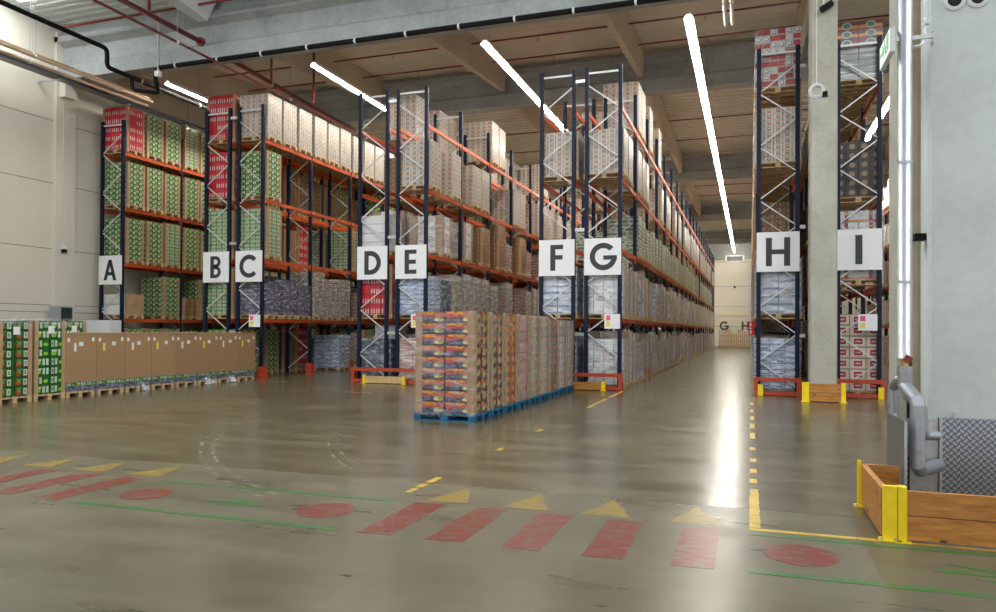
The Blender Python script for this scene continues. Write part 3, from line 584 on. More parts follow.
for ch, x in (('G', -2.80), ('H', -.50)):
    t = MB(); letter(t, ch, .98, y0=-.02, y1=0)
    tag(t.build('wall_letter', None, (x, WF-.03, 2.33)), 'dark letter %s painted on the far wall at the end of the aisle' % ch, 'letter')
# bay notices on the uprights
for nm, x in (('C', -15.85+.0), ('E', -9.75), ('G', -3.62), ('I', 3.0)):
    w = .30
    t = thing('load_notice', 'small white load notice with coloured squares on the end of rack %s' % nm, 'notice', (x-w, Y0-.02, 1.78 if nm != 'I' else 1.76), 'load notices on rack ends')
    b = MB(); b.box(-.05, .40, -.012, 0, -.02, .40, 'white_sign'); b.build('panel', t)
    b = MB(); b.box(0, .12, -.016, -.012, .22, .36, 'label_pink'); b.build('red_mark', t); b = MB(); b.box(0, .12, -.016, -.012, .04, .18, 'label_yellow'); b.build('yellow_mark', t)
for z, lab in ((1.84, 'upper of two red equipment signs on the aisle side of rack H'), (1.58, 'lower of two red equipment signs on the aisle side of rack H')):
    t = thing('fire_sign', lab, 'sign', (-.05, 27.0, z), 'red signs on rack H'); b = MB(); b.box(0, .20, -.01, 0, 0, .20, 'red'); b.build('plate', t)
    b = MB(); b.box(.04, .10, -.014, -.01, .04, .16, 'white'); b.build('symbol', t)

# ------------------------------------------------------------------ pallets and loads
def pallet_geo(b, sx, sy, m, x=0, y=0, z=0):
    """base centred at x,y; 0.144 high; stringers along X"""
    X0, Y0_ = x-sx/2, y-sy/2
    for j in (0, (sy-.1)/2, sy-.1):
        b.box(X0, X0+sx, Y0_+j, Y0_+j+.1, z, z+.022, m)
        for i in (0, (sx-.14)/2, sx-.14): b.box(X0+i, X0+i+.14, Y0_+j, Y0_+j+.1, z+.022, z+.10, m)
    for i in (0, (sx-.14)/2, sx-.14): b.box(X0+i, X0+i+.14, Y0_, Y0_+sy, z+.10, z+.122, m)
    for j in range(5):
        w = .145 if j % 2 == 0 else .10; c = Y0_ + w/2 + (sy-w)*j/4 if j in (0, 4) else Y0_ + .0725 + (sy-.145)*j/4
        b.box(X0, X0+sx, c-w/2, c+w/2, z+.122, z+.144, m)
def pallet_mesh(sx=1.2, sy=.8, m='pine'):
    b = MB(); pallet_geo(b, sx, sy, m); return b.mesh('pallet')
PM = pallet_mesh(1.2, .82); PB = pallet_mesh(1.24, .84, 'bluewood')
def stack_geo(b, sx, sy, h, nx, ny, nz, m, mx, z0=.146, jitter=.0, x=0, y=0, mtop='kraft', corner=False, rnd=None, gap=.004, round_=0):
    rnd = rnd or random
    dx, dy, dz = sx/nx, sy/ny, h/nz
    for k in range(nz):
        for i in range(nx):
            for j in range(ny):
                if 0 < i < nx-1 and 0 < j < ny-1 and k < nz-1: continue
                ax, ay = rnd.uniform(-jitter, jitter), rnd.uniform(-jitter, jitter)
                x0, y0 = x-sx/2+i*dx+ax, y-sy/2+j*dy+ay
                b.box(x0+gap, x0+dx-gap, y0+gap, y0+dy-gap, z0+k*dz, z0+(k+1)*dz-gap, m, mx, mtop, (i, i+1, k, k+1), (j+11, j+12, k, k+1))
    if corner:
        w, e, t = .085, .012, .008
        for cx in (-1, 1):
            for cy in (-1, 1):
                xa, ya = x+cx*sx/2, y+cy*sy/2
                b.box(min(xa+cx*t, xa-cx*w), max(xa+cx*t, xa-cx*w), min(ya+cy*.001, ya+cy*t), max(ya+cy*.001, ya+cy*t), z0, z0+h, 'kraft')
                b.box(min(xa+cx*.001, xa+cx*t), max(xa+cx*.001, xa+cx*t), min(ya-cy*w, ya+cy*t), max(ya-cy*w, ya+cy*t), z0, z0+h, 'kraft')
def wrap_geo(b, sx, sy, h, m, z0=.10, seed=1, x=0, y=0, bulge=.016):
    """loose film skin: a closed, slightly wavy tube with a top"""
    rnd = random.Random(seed); nz = 9; P = []
    cs = [(-1, -1), (0, -1), (1, -1), (1, 0), (1, 1), (0, 1), (-1, 1), (-1, 0)]
    for k in range(nz+1):
        row = []
        for cx, cy in cs:
            e = .012 + rnd.random()*bulge
            row.append((x+cx*(sx/2+e), y+cy*(sy/2+e), z0+(h)*k/nz))
        P.append(row)
    for k in range(nz):
        for i in range(8):
            j = (i+1) % 8; b.quad([P[k][i], P[k][j], P[k+1][j], P[k+1][i]], m)
    b.quad([P[nz][i] for i in range(8)], m)

# kind: (description, front mat, side mat, nx, ny, nz, height, corner, film, top)
KIND = {
 'green': ('green drink carton', 'c_green', 'c_green', 4, 3, 8, 1.56, True, None, 'kraft'),
 'pale': ('pale green bottle pack', 'c_greenpale', 'c_greenpale', 5, 3, 6, 1.60, True, None, 'kraft'),
 'red': ('red drink carton', 'c_red', 'c_red', 3, 2, 5, 1.60, True, None, 'red'),
 'dots': ('white brown-windowed carton', 'c_dots', 'c_lines', 5, 3, 9, 1.47, False, None, 'white'),
 'squat': ('squat white brown-windowed carton', 'c_dots', 'c_lines', 5, 3, 9, 1.33, False, None, 'white'),
 'tall': ('white brown-windowed carton', 'c_dots', 'c_lines', 5, 3, 10, 1.53, False, None, 'white'),
 'kraft': ('wrapped kraft carton', 'c_kraft', 'c_kraft', 1, 1, 6, 1.42, False, 'film', 'kraft'),
 'grey': ('grey-brown film-wrapped', 'c_greybrown', 'c_greybrown', 2, 2, 8, 1.45, False, 'film', 'white'),
 'purple': ('dark purple film-wrapped', 'c_purple', 'c_purple', 3, 2, 7, 1.20, False, 'film', 'dark_grey'),
 'maroon': ('maroon film-wrapped', 'c_maroon', 'c_maroon', 2, 2, 7, 1.20, False, 'film', 'kraft'),
 'silver': ('silvery film-wrapped', 'c_silver', 'c_silver', 2, 2, 7, 1.40, False, 'film', 'white'),
 'blue': ('blue-white film-wrapped', 'c_blue', 'c_blue', 3, 2, 8, 1.30, False, 'film_heavy', 'white'),
 'navy': ('dark blue film-wrapped', 'c_darkblue', 'c_darkblue', 3, 2, 5, 1.22, False, 'film', 'grey'),
 'tower': ('tall grey-brown film-wrapped', 'c_greybrown', 'c_greybrown', 2, 2, 9, 1.62, False, 'film', 'dark_grey'),
 'pillow': ('pale grey pillow-shaped film-wrapped', 'c_greybrown', 'c_greybrown', 1, 1, 6, 1.48, False, 'film', 'white'),
 'pink': ('pink and red film-wrapped', 'c_pink', 'c_pink', 2, 2, 8, 1.28, False, 'film', 'white'),
 'mixed': ('pale mixed film-wrapped', 'c_palepink', 'c_kraft', 4, 2, 8, 1.50, False, 'film', 'white'),
 'white': ('plain white carton', 'c_white', 'c_white', 1, 1, 4, 1.10, False, None, 'white'),
 'low': ('low white carton', 'c_white', 'kraft', 1, 1, 2, .72, True, None, 'white'),
 'lowred': ('low orange and red pack', 'c_pink', 'c_bronze', 3, 2, 4, .72, True, None, 'kraft'),
 'flat': ('green-white flat sack', 'c_flat', 'c_flat', 2, 1, 9, 1.15, False, None, 'c_flat'),
 'cans': ('red and white can tray', 'c_cans', 'c_cans', 6, 4, 9, 1.58, False, 'film', 'white'),
 'studs': ('black round-studded crate', 'c_studs', 'c_studs', 4, 3, 6, 1.45, False, None, 'dark_grey'),
 'bronze': ('brown and green can pack', 'c_bronze', 'c_bronze', 5, 3, 8, 1.55, True, None, 'kraft'),
 'label': ('cream red-labelled carton', 'c_redlabel', 'c_redlabel', 3, 2, 7, 2.02, False, None, 'kraft'),
 'striped': ('white and orange tray', 'c_striped', 'c_striped', 2, 2, 6, 1.80, False, 'film', 'white'),
 'foil': ('orange crates over grey film-wrapped', 'c_foilgrey', 'c_foilgrey', 2, 2, 5, .85, False, None, 'grey'),
}
KM = {}
def kind_meshes(k):
    if k not in KM:
        d, m, mx, nx, ny, nz, h, cor, film, top = KIND[k]
        rnd = random.Random(len(KM)); b = MB(); wy = {'purple': .76, 'grey': .78, 'tower': .78, 'maroon': .76}.get(k, .85 if film else .80); stack_geo(b, 1.17, wy, h, nx, ny, nz, m, mx, corner=cor, mtop=top, rnd=rnd, jitter=.004)
        if k == 'foil': stack_geo(b, 1.15, .80, .68, 2, 2, 3, 'c_orange', 'c_orange', z0=.146+.86, mtop='kraft')
        w = None
        if film: q = MB(); wrap_geo(q, 1.17, wy, h+.05, film, seed=len(KM), bulge=.014); w = q.mesh('stretch_film', True)
        KM[k] = (b.mesh('carton_stack'), w)
    return KM[k]
def slot_y(s): return Y0 + (s//3)*BAY + .565 + (s % 3)*.93

def pattern(r, l, s):
    """what stands in slot s (counted from the front) on level l of rack r"""
    h = random.Random('%s%d-%d' % (r, l, s)).random()
    def seq(*a, rest): return a[s] if s < len(a) else rest[int(h*len(rest))] if rest else None
    if r == 'A':
        if l == 4: return seq('red', 'green', 'green', 'pale', 'green', rest=['green', 'pale'])
        if l == 1: return seq('low', None, 'green', 'lowred', 'green', rest=['green', 'pale'])
        return seq('green', 'green', 'pale' if l == 2 else 'green', 'green', 'green', rest=['green', 'pale'])
    if r == 'B':
        if l == 4: return seq('red', 'red', rest=['dots', 'tall'])
        if l == 3: return seq('red', 'red', 'green', 'bronze', 'bronze', 'bronze', 'bronze', 'green', rest=['bronze', 'green'])
        if l == 2: return seq('pale', 'pale', 'green', 'bronze', 'red', None, 'pale', 'green', 'bronze', rest=['pale', 'bronze', 'green'])
        if l == 1: return seq('pale', 'pale', 'studs', 'studs', 'studs', 'studs', 'studs', 'studs', rest=['studs', 'grey'])
        return seq('green', 'green', 'green', 'bronze', 'red', None, 'bronze', rest=['green', 'bronze'])
    if r == 'C':
        if l == 4: return 'dots'
        if l == 3: return seq('green', None, None, None, None, None, None, None, None, 'green', rest=['green', 'pale', None])
        if l == 2: return seq('pale', None, None, None, None, None, 'pale', 'bronze', None, rest=['pale', 'bronze', None])
        if l == 1: return seq('purple', 'purple', 'purple', 'tower', 'grey', 'tower', 'maroon', 'maroon', 'grey', rest=['grey', 'purple', 'maroon'])
        return seq(None, None, None, None, None, 'blue', 'grey', rest=['blue', 'green', 'grey'])
    if r == 'D':
        if l == 4: return seq(None, None, 'tall', None, 'tall', 'tall', None, 'tall', 'tall', rest=['tall', None, 'tall'])
        if l == 3: return seq(None, None, 'bronze', 'green', 'pale', rest=['pale', 'green', None])
        if l == 2: return seq('white', 'kraft', 'kraft', 'kraft', rest=['kraft', 'grey'])
        if l == 1: return seq('red', 'red', 'grey', rest=['grey', 'kraft'])
        return seq('navy', 'grey', rest=['grey', 'navy', 'blue'])
    if r == 'E':
        if l == 4: return seq(None, None, None, None, None, None, 'tall', 'tall', None, None, None, None, rest=[None, None, None, None, 'tall'])
        if l == 3: return seq('dots', None, 'dots', None, 'dots', 'dots', None, None, None, 'dots', 'dots', rest=['dots', None, 'dots'])
        if l == 2: return seq(None, 'kraft', None, 'kraft', None, 'bronze', None, 'bronze', 'maroon', None, rest=['bronze', None, 'kraft', 'maroon'])
        if l == 1: return seq('blue', 'navy', 'pillow', 'pillow', 'pillow', 'pillow', 'pillow', 'maroon', 'pillow', rest=['kraft', 'pillow', 'kraft', 'maroon'])
        return seq('pink', 'grey', rest=['grey', 'kraft'])
    if r == 'F':
        if l == 4: return seq(None, None, None, None, None, None, 'tall', rest=[None, 'tall', None])
        if l == 3: return seq('squat', None, None, None, None, None, 'squat', rest=[None, 'squat', None])
        if l == 2: return seq(None, None, None, None, rest=[None, 'kraft', 'flat'])
        if l == 1: return seq('silver', 'silver', rest=['kraft', 'silver'])
        return seq('silver', 'kraft', rest=['kraft', 'silver'])
    if r == 'G':
        if l == 4: return seq(None, None, None, 'tall', 'tall', None, 'tall', None, None, 'tall', rest=[None])
        if l == 3: return seq('squat', 'squat', None, 'squat', 'squat', 'squat', None, None, None, None, 'squat', None, 'squat', rest=['squat', None, 'squat'])
        if l == 2: return seq(None, None, None, 'flat', 'flat', 'flat', 'flat', 'flat', rest=['flat', 'flat', 'flat', 'green'] if s < 30 else [None, 'flat'])
        if l == 1: return seq('mixed', 'kraft', 'kraft', 'silver', 'kraft', 'kraft', 'kraft', None, 'silver', 'kraft', rest=['kraft', 'kraft', 'kraft', 'silver'])
        return seq('mixed', 'kraft', 'kraft', 'silver', 'kraft', 'kraft', rest=['kraft', 'kraft', 'kraft', 'silver'])
    if r == 'H':
        if l == 4: return seq('cans', 'cans', rest=['dots', 'tall'])
        if l == 3: return seq('dots', rest=['dots', 'kraft'])
        if l == 2: return seq(None, None, None, 'bronze', None, rest=['bronze', None, 'kraft'])
        if l == 1: return seq('silver', 'grey', rest=['kraft', 'grey'])
        return seq('blue', rest=['blue', 'kraft', 'silver'])
    if r == 'I':
        if l == 4: return seq('foil', rest=['grey', 'dots'])
        if l == 3: return None
        if l == 2: return seq('studs', rest=['studs', None])
        if l == 1: return seq('striped', rest=[None, 'striped'])
        return seq('label', None, 'label', rest=[None, 'label', 'kraft'])
    return ['pink', 'maroon', 'kraft', 'white', 'pink'][(l*2+s//3) % 5] if l else 'pink'
#INDIV#
INDIV = 'A0.0 A0.1 A0.2 A1.0 A1.2 A1.3 A1.4 A2.0 A2.1 A2.2 A2.3 A2.4 A2.9 A3.0 A3.1 A3.2 A3.3 A3.4 A3.5 A4.0 A4.1 A4.2 A4.3 A4.4 A4.5 B0.0 B0.1 B0.2 B0.3 B0.4 B0.6 B0.7 B1.0 B2.0 B2.3 B2.4 B2.6 B3.0 B3.1 B3.2 B3.3 B3.4 B3.5 B3.6 B3.7 B3.8 B4.0 B4.5 B4.7 C0.5 C0.6 C0.7 C1.0 C1.1 C1.2 C1.3 C1.4 C1.5 C1.6 C2.0 C2.6 C3.0 C3.9 C4.0 C4.1 C4.2 C4.3 C4.4 C4.5 C4.6 C4.7 C4.8 C4.9 D0.0 D1.0 D2.0 D2.1 D3.2 D3.3 D3.4 D3.8 D4.10 D4.12 D4.13 D4.14 D4.2 D4.24 D4.4 D4.5 D4.7 E0.0 E1.0 E1.1 E1.10 E1.11 E1.12 E1.2 E1.3 E1.4 E1.5 E1.6 E1.7 E1.8 E1.9 E2.1 E2.10 E2.11 E2.13 E2.3 E2.5 E2.7 E2.8 E3.0 E3.10 E3.13 E3.14 E3.15 E3.17 E3.19 E3.2 E3.4 E3.5 E3.9 E4.14 E4.24 E4.6 E4.7 F0.0 F1.0 F2.5 F3.0 F3.6 F3.9 F4.19 F4.6 G0.0 G0.1 G0.10 G0.11 G0.12 G0.13 G0.14 G0.15 G0.16 G0.17 G0.19 G0.2 G0.20 G0.21 G0.23 G0.26 G0.28 G0.3 G0.32 G0.34 G0.36 G0.39 G0.4 G0.5 G0.6 G0.7 G0.8 G0.9 G1.0 G1.1 G1.10 G1.11 G1.12 G1.13 G1.14 G1.15 G1.17 G1.19 G1.2 G1.20 G1.21 G1.23 G1.24 G1.26 G1.27 G1.3 G1.30 G1.4 G1.44 G1.48 G1.5 G1.6 G1.8 G1.9 G2.10 G2.11 G2.12 G2.13 G2.14 G2.15 G2.16 G2.18 G2.19 G2.20 G2.21 G2.23 G2.24 G2.26 G2.28 G2.3 G2.31 G2.4 G2.5 G2.6 G2.7 G2.8 G2.9 G3.0 G3.1 G3.10 G3.12 G3.13 G3.16 G3.18 G3.19 G3.22 G3.23 G3.24 G3.29 G3.3 G3.30 G3.32 G3.34 G3.36 G3.39 G3.4 G3.41 G3.46 G3.48 G3.5 G3.51 G4.3 G4.4 G4.6 G4.9 H0.0 H0.1 H0.3 H0.7 H1.0 H1.3 H1.5 H1.6 H2.3 H2.8 H3.0 H3.1 H3.2 H3.3 H3.4 H3.5 H3.8 H4.0 H4.1 H4.11 I0.0 I0.11 I0.12 I0.14 I0.9 I1.0 I1.10 I1.12 I1.3 I1.4 I1.9 I2.0 I2.1 I2.10 I2.11 I2.12 I2.14 I4.0 I4.1 I4.11 I4.12 I4.2 I4.3 I4.4 I4.5 I4.6 I4.9 J0.22 J0.23 J0.24 J1.22 J1.23 J1.24 J2.22 J2.23 J3.22 J3.23 J4.22 J4.23 J4.24'
ORD = ['foremost', 'second', 'third', 'fourth', 'fifth', 'sixth', 'seventh', 'eighth', 'ninth', 'tenth', 'eleventh', 'twelfth', 'thirteenth', 'fourteenth', 'fifteenth', 'sixteenth', 'seventeenth', 'eighteenth', 'nineteenth', 'twentieth']
for k in ('twenty', 'thirty', 'forty', 'fifty'):
    if k != 'twenty': ORD.append({'thirty': 'thirtieth', 'forty': 'fortieth', 'fifty': 'fiftieth'}[k])
    ORD += [k+'-'+w for w in ('first', 'second', 'third', 'fourth', 'fifth', 'sixth', 'seventh', 'eighth', 'ninth')]
ORD.append('sixtieth')
LN = ['ground level', 'first shelf', 'second shelf', 'third shelf', 'top shelf']
try: CHOSEN = set(INDIV.split())
except NameError: CHOSEN = None
far = MB()
def place(r, l, s, k):
    x = RX[r]+RW/2; y = slot_y(s); z = levels(r)[l]+.003
    key = '%s%d.%d' % (r, l, s)
    if CHOSEN is None or key in CHOSEN:
        rn = random.Random(key)
        d = KIND[k][0]
        t = thing('pallet_load', '%s stack, %s of rack %s, %s from the front' % (d, LN[l], r, ORD[s]), 'pallet load', (x+rn.uniform(-.02, .02), y+rn.uniform(-.02, .02), z), 'goods on the %s of rack %s' % (LN[l], r))
        t.rotation_euler.z = rn.uniform(-.015, .015)
        a, w = kind_meshes(k)
        q = {'label': 1, 'striped': 1, 'cans': 1, 'foil': 1}.get(k, rn.uniform(.82, 1.09) if k not in ('dots', 'tall', 'squat', 'green', 'pale', 'red') else rn.uniform(.97, 1.01))
        link('pallet', PM, t); o = link('carton_stack', a, t, (0, 0, .146*(1-q))); o.scale.z = q
        if w: o = link('stretch_film', w, t, (0, 0, .146*(1-q))); o.scale.z = q
    else:
        d, m, mx, nx, ny, nz, h, cor, film, top = KIND[k]
        for i in (-.53, 0, .53): far.box(x+i-.07, x+i+.07, y-.4, y+.4, z, z+.1, 'pine')
        far.box(x-.6, x+.6, y-.41, y+.41, z+.1, z+.144, 'pine')
        far.box(x-.59, x+.59, y-.40, y+.40, z+.146, z+.146+h*(.9+.12*random.random()), m, mx, top, (0, nx, 0, nz), (0, ny, 0, nz))
for r in RX:
    for l in range(5):
        for s in range(60) if r != 'J' else range(12, 36):
            k = pattern(r, l, s)
            if k: place(r, l, s, k)
if far.f:
    o = far.build('distant_pallet_goods'); o['kind'] = 'stuff'; o['label'] = 'wrapped and boxed goods filling the rear of the racks'; o['category'] = 'goods'
# grey box on top of the D ground load
t = thing('grey_bin', 'blue-grey plastic bin standing on the ground level stack of rack D', 'bin', (-11.15, 21.85, 1.376))
b = MB(); b.box(-.45, .38, -.3, .3, 0, .46, 'grey'); b.build('body', t); b = MB(); b.box(-.48, .41, -.33, .33, .46, .49, 'dark_grey'); b.build('rim', t)

# ------------------------------------------------------------------ floor rows of loads
def corner_boards(t, sx, sy, h, z0=.146, w=.10, th=.006):
    for cx in (-1, 1):
        for cy in (-1, 1):
            xa, ya = cx*sx/2, cy*sy/2; b = MB()
            b.box(min(xa+cx*th, xa-cx*w), max(xa+cx*th, xa-cx*w), min(ya+cy*.001, ya+cy*th), max(ya+cy*.001, ya+cy*th), z0, z0+h, 'kraft')
            b.box(min(xa+cx*.001, xa+cx*th), max(xa+cx*.001, xa+cx*th), min(ya-cy*w, ya+cy*th), max(ya-cy*w, ya+cy*th), z0, z0+h, 'kraft'); b.build('corner_board', t)
def tuft(b, x, y, z, n, seed, spread=.12):
    r = random.Random(seed)
    for i in range(n):
        a = r.uniform(0, 6.28); l = r.uniform(.04, spread)
        p = Vector((x, y, z)); q = p + Vector((math.cos(a)*l, -abs(math.sin(a))*.03-.01, math.sin(a)*l*.6-.02)); w = r.uniform(.005, .02)
        b.quad([p, q, q+Vector((w, -.004, w)), p+Vector((w*.4, 0, w))], 'film_heavy')
# the blue-pallet row in front of racks F and G
row = [('food', 'orange and black food-print cartons on a blue pallet, nearest the camera'), ('food', 'orange and black food-print cartons, second in the blue-pallet row'),
 ('amber', 'narrow stack of orange-print cartons, third in the blue-pallet row'), ('rose', 'rose-coloured wrapped cartons, fourth in the blue-pallet row'),
 ('sage', 'pastel-print cartons, fifth in the blue-pallet row'), ('sage', 'pastel-print cartons, sixth in the blue-pallet row'),
 ('apple', 'green cartons with red apples, seventh in the blue-pallet row'), ('cream', 'cream-print cartons, eighth in the blue-pallet row'), ('cream', 'cream-print cartons at the far end of the blue-pallet row')]
RM = {'food': ('c_food', 'c_foodside'), 'amber': ('c_amber', 'c_amber'), 'rose': ('c_rose', 'c_rose'), 'sage': ('c_sage', 'c_sage'), 'apple': ('c_apple', 'c_apple'), 'cream': ('c_cream', 'c_cream')}
NXY = {'food': (2, 2, 9)}
for i, (k, lab) in enumerate(row):
    y = 13.09 + i*.895; hh = 1.90 if i < 6 else 1.83
    t = thing('pallet_load', lab, 'pallet load', (-5.37, y, .001), 'row of loads on blue pallets'); t.rotation_euler.z = random.uniform(-.012, .012)
    link('pallet', PB, t)
    nx, ny, nz = NXY.get(k, (3, 2, 9)); m, mx = RM[k]
    if i < 2:
        dz = hh/nz
        for kk in range(nz):
            for ii in range(nx):
                for jj in range(ny):
                    if jj == 1 and ii == 0 and False: continue
                    b = MB(); dx, dy = 1.16/nx, .80/ny; x0, y0 = -.58+ii*dx+random.uniform(-.004, .004), -.40+jj*dy+random.uniform(-.004, .004)
                    b.box(x0+.004, x0+dx-.004, y0+.004, y0+dy-.004, .147+kk*dz, .147+(kk+1)*dz-.004, m, mx, 'kraft', (ii, ii+1, kk, kk+1), (jj+5, jj+6, kk, kk+1)); b.build('carton', t)
    else:
        b = MB(); stack_geo(b, 1.16, .80, hh, nx, ny, nz, m, mx, jitter=.004); b.build('carton_stack', t)
    corner_boards(t, 1.175, .815, hh, w=.13 if i < 2 else .12)
    b = MB(); wrap_geo(b, 1.19, .815, hh+.05, 'film', seed=50+i, bulge=.012); tuft(b, -.12, -.46, .16, 26, i, .24) if i == 0 else None
    b.build('stretch_film', t)
# brown octabins on pine pallets
names = ['nearest', 'second', 'third', 'fourth', 'fifth', 'sixth', 'seventh', 'rearmost']
for i in range(8):
    y = 13.94 + i*.905
    t = thing('pallet_load', '%s plain brown board container in the row of brown containers at left' % names[i], 'pallet load', (-16.24, y, .001), 'brown board containers at left')
    link('pallet', PM, t)
    b = MB(); b.box(-.60, .60, -.44, .44, .146, .27, 'c_darkblue', 'c_darkblue', 'kraft', (0, 4, 0, 1), (0, 4, 0, 1)); b.build('dark_tray', t)
    b = MB(); b.box(-.605, .605, -.445, .445, .27, .36, 'c_lime', 'c_lime', 'kraft', (0, 3, 0, 1), (0, 3, 0, 1)); b.build('green_tray', t)
    b = MB(); b.box(-.61, .61, -.448, .448, .36, 1.56, 'c_board', 'c_board', 'kraft', (.02, .98, 0, 1), (.02, .98, 0.03, .97)); b.build('board_sleeve', t)
    b = MB(); b.box(-.62, .62, -.449, .449, 1.56, 1.575, 'kraft'); b.build('lid', t)
    for (a, z, w, h, mm) in ((-.36, 1.40, .07, .09, 'white'), (.34, 1.41, .07, .10, 'white'), (random.uniform(-.05, .1), 1.30, .12, .10, 'white'), (random.uniform(-.26, -.15), 1.22, .07, .20, 'label_yellow' if i % 2 else 'white')):
        b = MB(); b.box(.611, .614, a-w/2, a+w/2, z-h/2, z+h/2, mm); b.build('paper_label', t)
    b = MB(); wrap_geo(b, 1.2, .85, .30, 'film', z0=.10, seed=i+80, bulge=.012); r_ = random.Random(i+4)
    if i in (2, 5, 6):
        for q in range(10):
            a = r_.uniform(-.2, .2); b.quad([(.62, a, .2), (.64+r_.uniform(.02, .2), a+r_.uniform(-.2, .2), .01), (.66+r_.uniform(.02, .2), a+r_.uniform(-.1, .2), .02), (.62, a+.03, .22)], 'film_heavy')
    b.build('stretch_film', t)
for i, (x, y, h, mm, nz, lab) in enumerate(((-16.24, 12.22, 1.70, 'c_veg', 8, 'green cartons with red vegetable pictures, nearest the left edge'), (-16.24, 13.09, 1.72, 'c_lime', 8, 'green juice cartons standing just left of the brown containers'), (-18.1, 15.35, 1.74, 'c_lime', 8, 'green carton stack peeping up behind the brown containers'))):
    t = thing('pallet_load', lab, 'pallet load', (x, y, .001), 'green carton stacks at left'); link('pallet', PM, t)
    b = MB(); stack_geo(b, 1.18, .80, h, 3, 2 if mm == 'c_veg' else 2, nz, mm, mm, mtop='c_lime', jitter=.004); b.build('carton_stack', t)
    corner_boards(t, 1.19, .81, h, w=.10); b = MB(); b.box(.601, .606, -.06, .10, h-.16, h+.02, 'white'); b.build('paper_label', t)
    b = MB(); wrap_geo(b, 1.19, .81, .22, 'film', z0=h-.02, seed=i+33, bulge=.01); b.build('stretch_film', t)
# cabinet, white cupboard by rack A
t = thing('control_cabinet', 'grey cabinet with dark glazed front by the left wall pilaster', 'cabinet', (-22.62, 19.3, 0))
b = MB(); b.box(-.5, .0, 0, .5, 0, 2.45, 'grey'); b.build('body', t); b = MB(); b.box(0, .012, .04, .46, .2, 2.4, 'dark_grey'); b.build('door', t)
t = thing('white_cupboard', 'white steel cupboard before the foot of rack A', 'cupboard', (-22.7, 20.3, 0))
b = MB(); b.box(0, 1.25, 0, .5, 0, 1.98, 'white'); b.build('body', t); b = MB(); b.box(.03, .61, -.012, 0, .1, 1.93, 'white'); b.build('door', t); b = MB(); b.box(.64, 1.22, -.012, 0, .1, 1.93, 'white'); b.build('door', t)
t = thing('wall_camera', 'small black and white camera box on the left wall pilaster', 'camera', (WL+.14, 19.9, 4.5))
b = MB(); b.box(0, .10, -.1, .1, 0, .16, 'white'); b.build('housing', t); b = MB(); b.box(.02, .16, -.05, .07, -.12, 0, 'black'); b.build('lens', t); b = MB(); b.tube([(.02, 0, .16), (.02, 0, 5.3)], .012, 'wall', 6); b.build('cable', t)
# trestles and pallets at the far wall
for i in range(5):
    lab = '%s pale wooden stillage at the end of the wide aisle' % ('leftmost', 'second from left', 'middle', 'second from right', 'rightmost')[i]
    t = thing('wooden_stillage', lab, 'stillage', (-3.05+i*.62, 80.3+(i % 2)*.5, 0), 'wooden stillages by the far wall')
    for j, z in enumerate((0, .55, 1.1, 1.65)):
        if z > 1.2+.5*(i % 2): continue
        b = MB(); b.box(0, .55, 0, .5, z+.06, z+.20, 'timber_pale'); b.build('shelf', t)
    for x in (0, .22, .45):
        b = MB(); b.box(x, x+.10, 0, .5, 0, 1.9-.2*(i % 3), 'timber_pale'); b.build('leg', t)
b = MB(); b.box(-3.6, .15, WF-.12, WF-.06, 3.50, 3.56, 'yellow')
for x in (-3.5, -2.2, -.9, .1): b.box(x, x+.05, WF-.10, WF, 3.48, 3.58, 'yellow')
tag(b.build('wall_rail'), 'thin yellow rail along the far wall above the letters', 'rail')
b = MB(); b.box(-1.75, -1.55, WF-.15, WF, 6.6, 6.85, 'black'); tag(b.build('wall_box'), 'small dark box high on the far wall', 'box')
b = MB(); b.box(-.15, .1, WF-.4, WF-.15, 0, 9.6, 'zinc'); tag(b.build('door_track'), 'vertical grey steel track on the far wall beside rack H', 'track')
t = thing('unit_heater', 'white unit heater hanging at the far end of the light line', 'heater', (-2.6, 84.5, 9.3))
b = MB(); b.box(0, 2.0, 0, .8, 0, .7, 'white'); b.build('casing', t)
for x in (.1, 1.9): b = MB(); b.tube([(x, .4, .7), (x, .4, 3.2)], .012, 'zinc', 6); b.build('hanger', t)
if 1: b = MB(); b.box(.2, 1.8, -.02, 0, .1, .6, 'dark_grey'); b.build('grille', t)

# ------------------------------------------------------------------ light lines
LZ = 10.55
for nm, x in (('between racks A and B', -19.96), ('between racks C and D', -13.86), ('between racks E and F', -7.76), ('between racks G and H', -1.66), ('right of rack I', 5.03)):
    t = thing('strip_light', 'continuous tubular light line hanging over the aisle %s' % nm, 'light', (x, 21.3, LZ), 'aisle light lines')
    b = MB(); b.prism([(-.13, -.03), (-.05, .06), (.05, .06), (.13, -.03), (.13, -.02), (.06, .12), (-.06, .12), (-.13, -.02)], 'y', 0, 64, 'white'); b.build('trunking', t)
    y = 0
    while y < 63:
        b = MB(); L_ = 5.85; b.prism([(-.055, .0), (-.035, -.035), (.035, -.035), (.055, .0), (.035, .03), (-.035, .03)], 'y', y+.04, y+L_, 'tube'); b.build('diffuser', t); y += 5.95
    for y in (.5, 7.4, 13.5, 19.5):
        b = MB(); b.tube([(0, y, .1), (0, y, 1.75)], .006, 'zinc', 4); b.build('hanger', t)
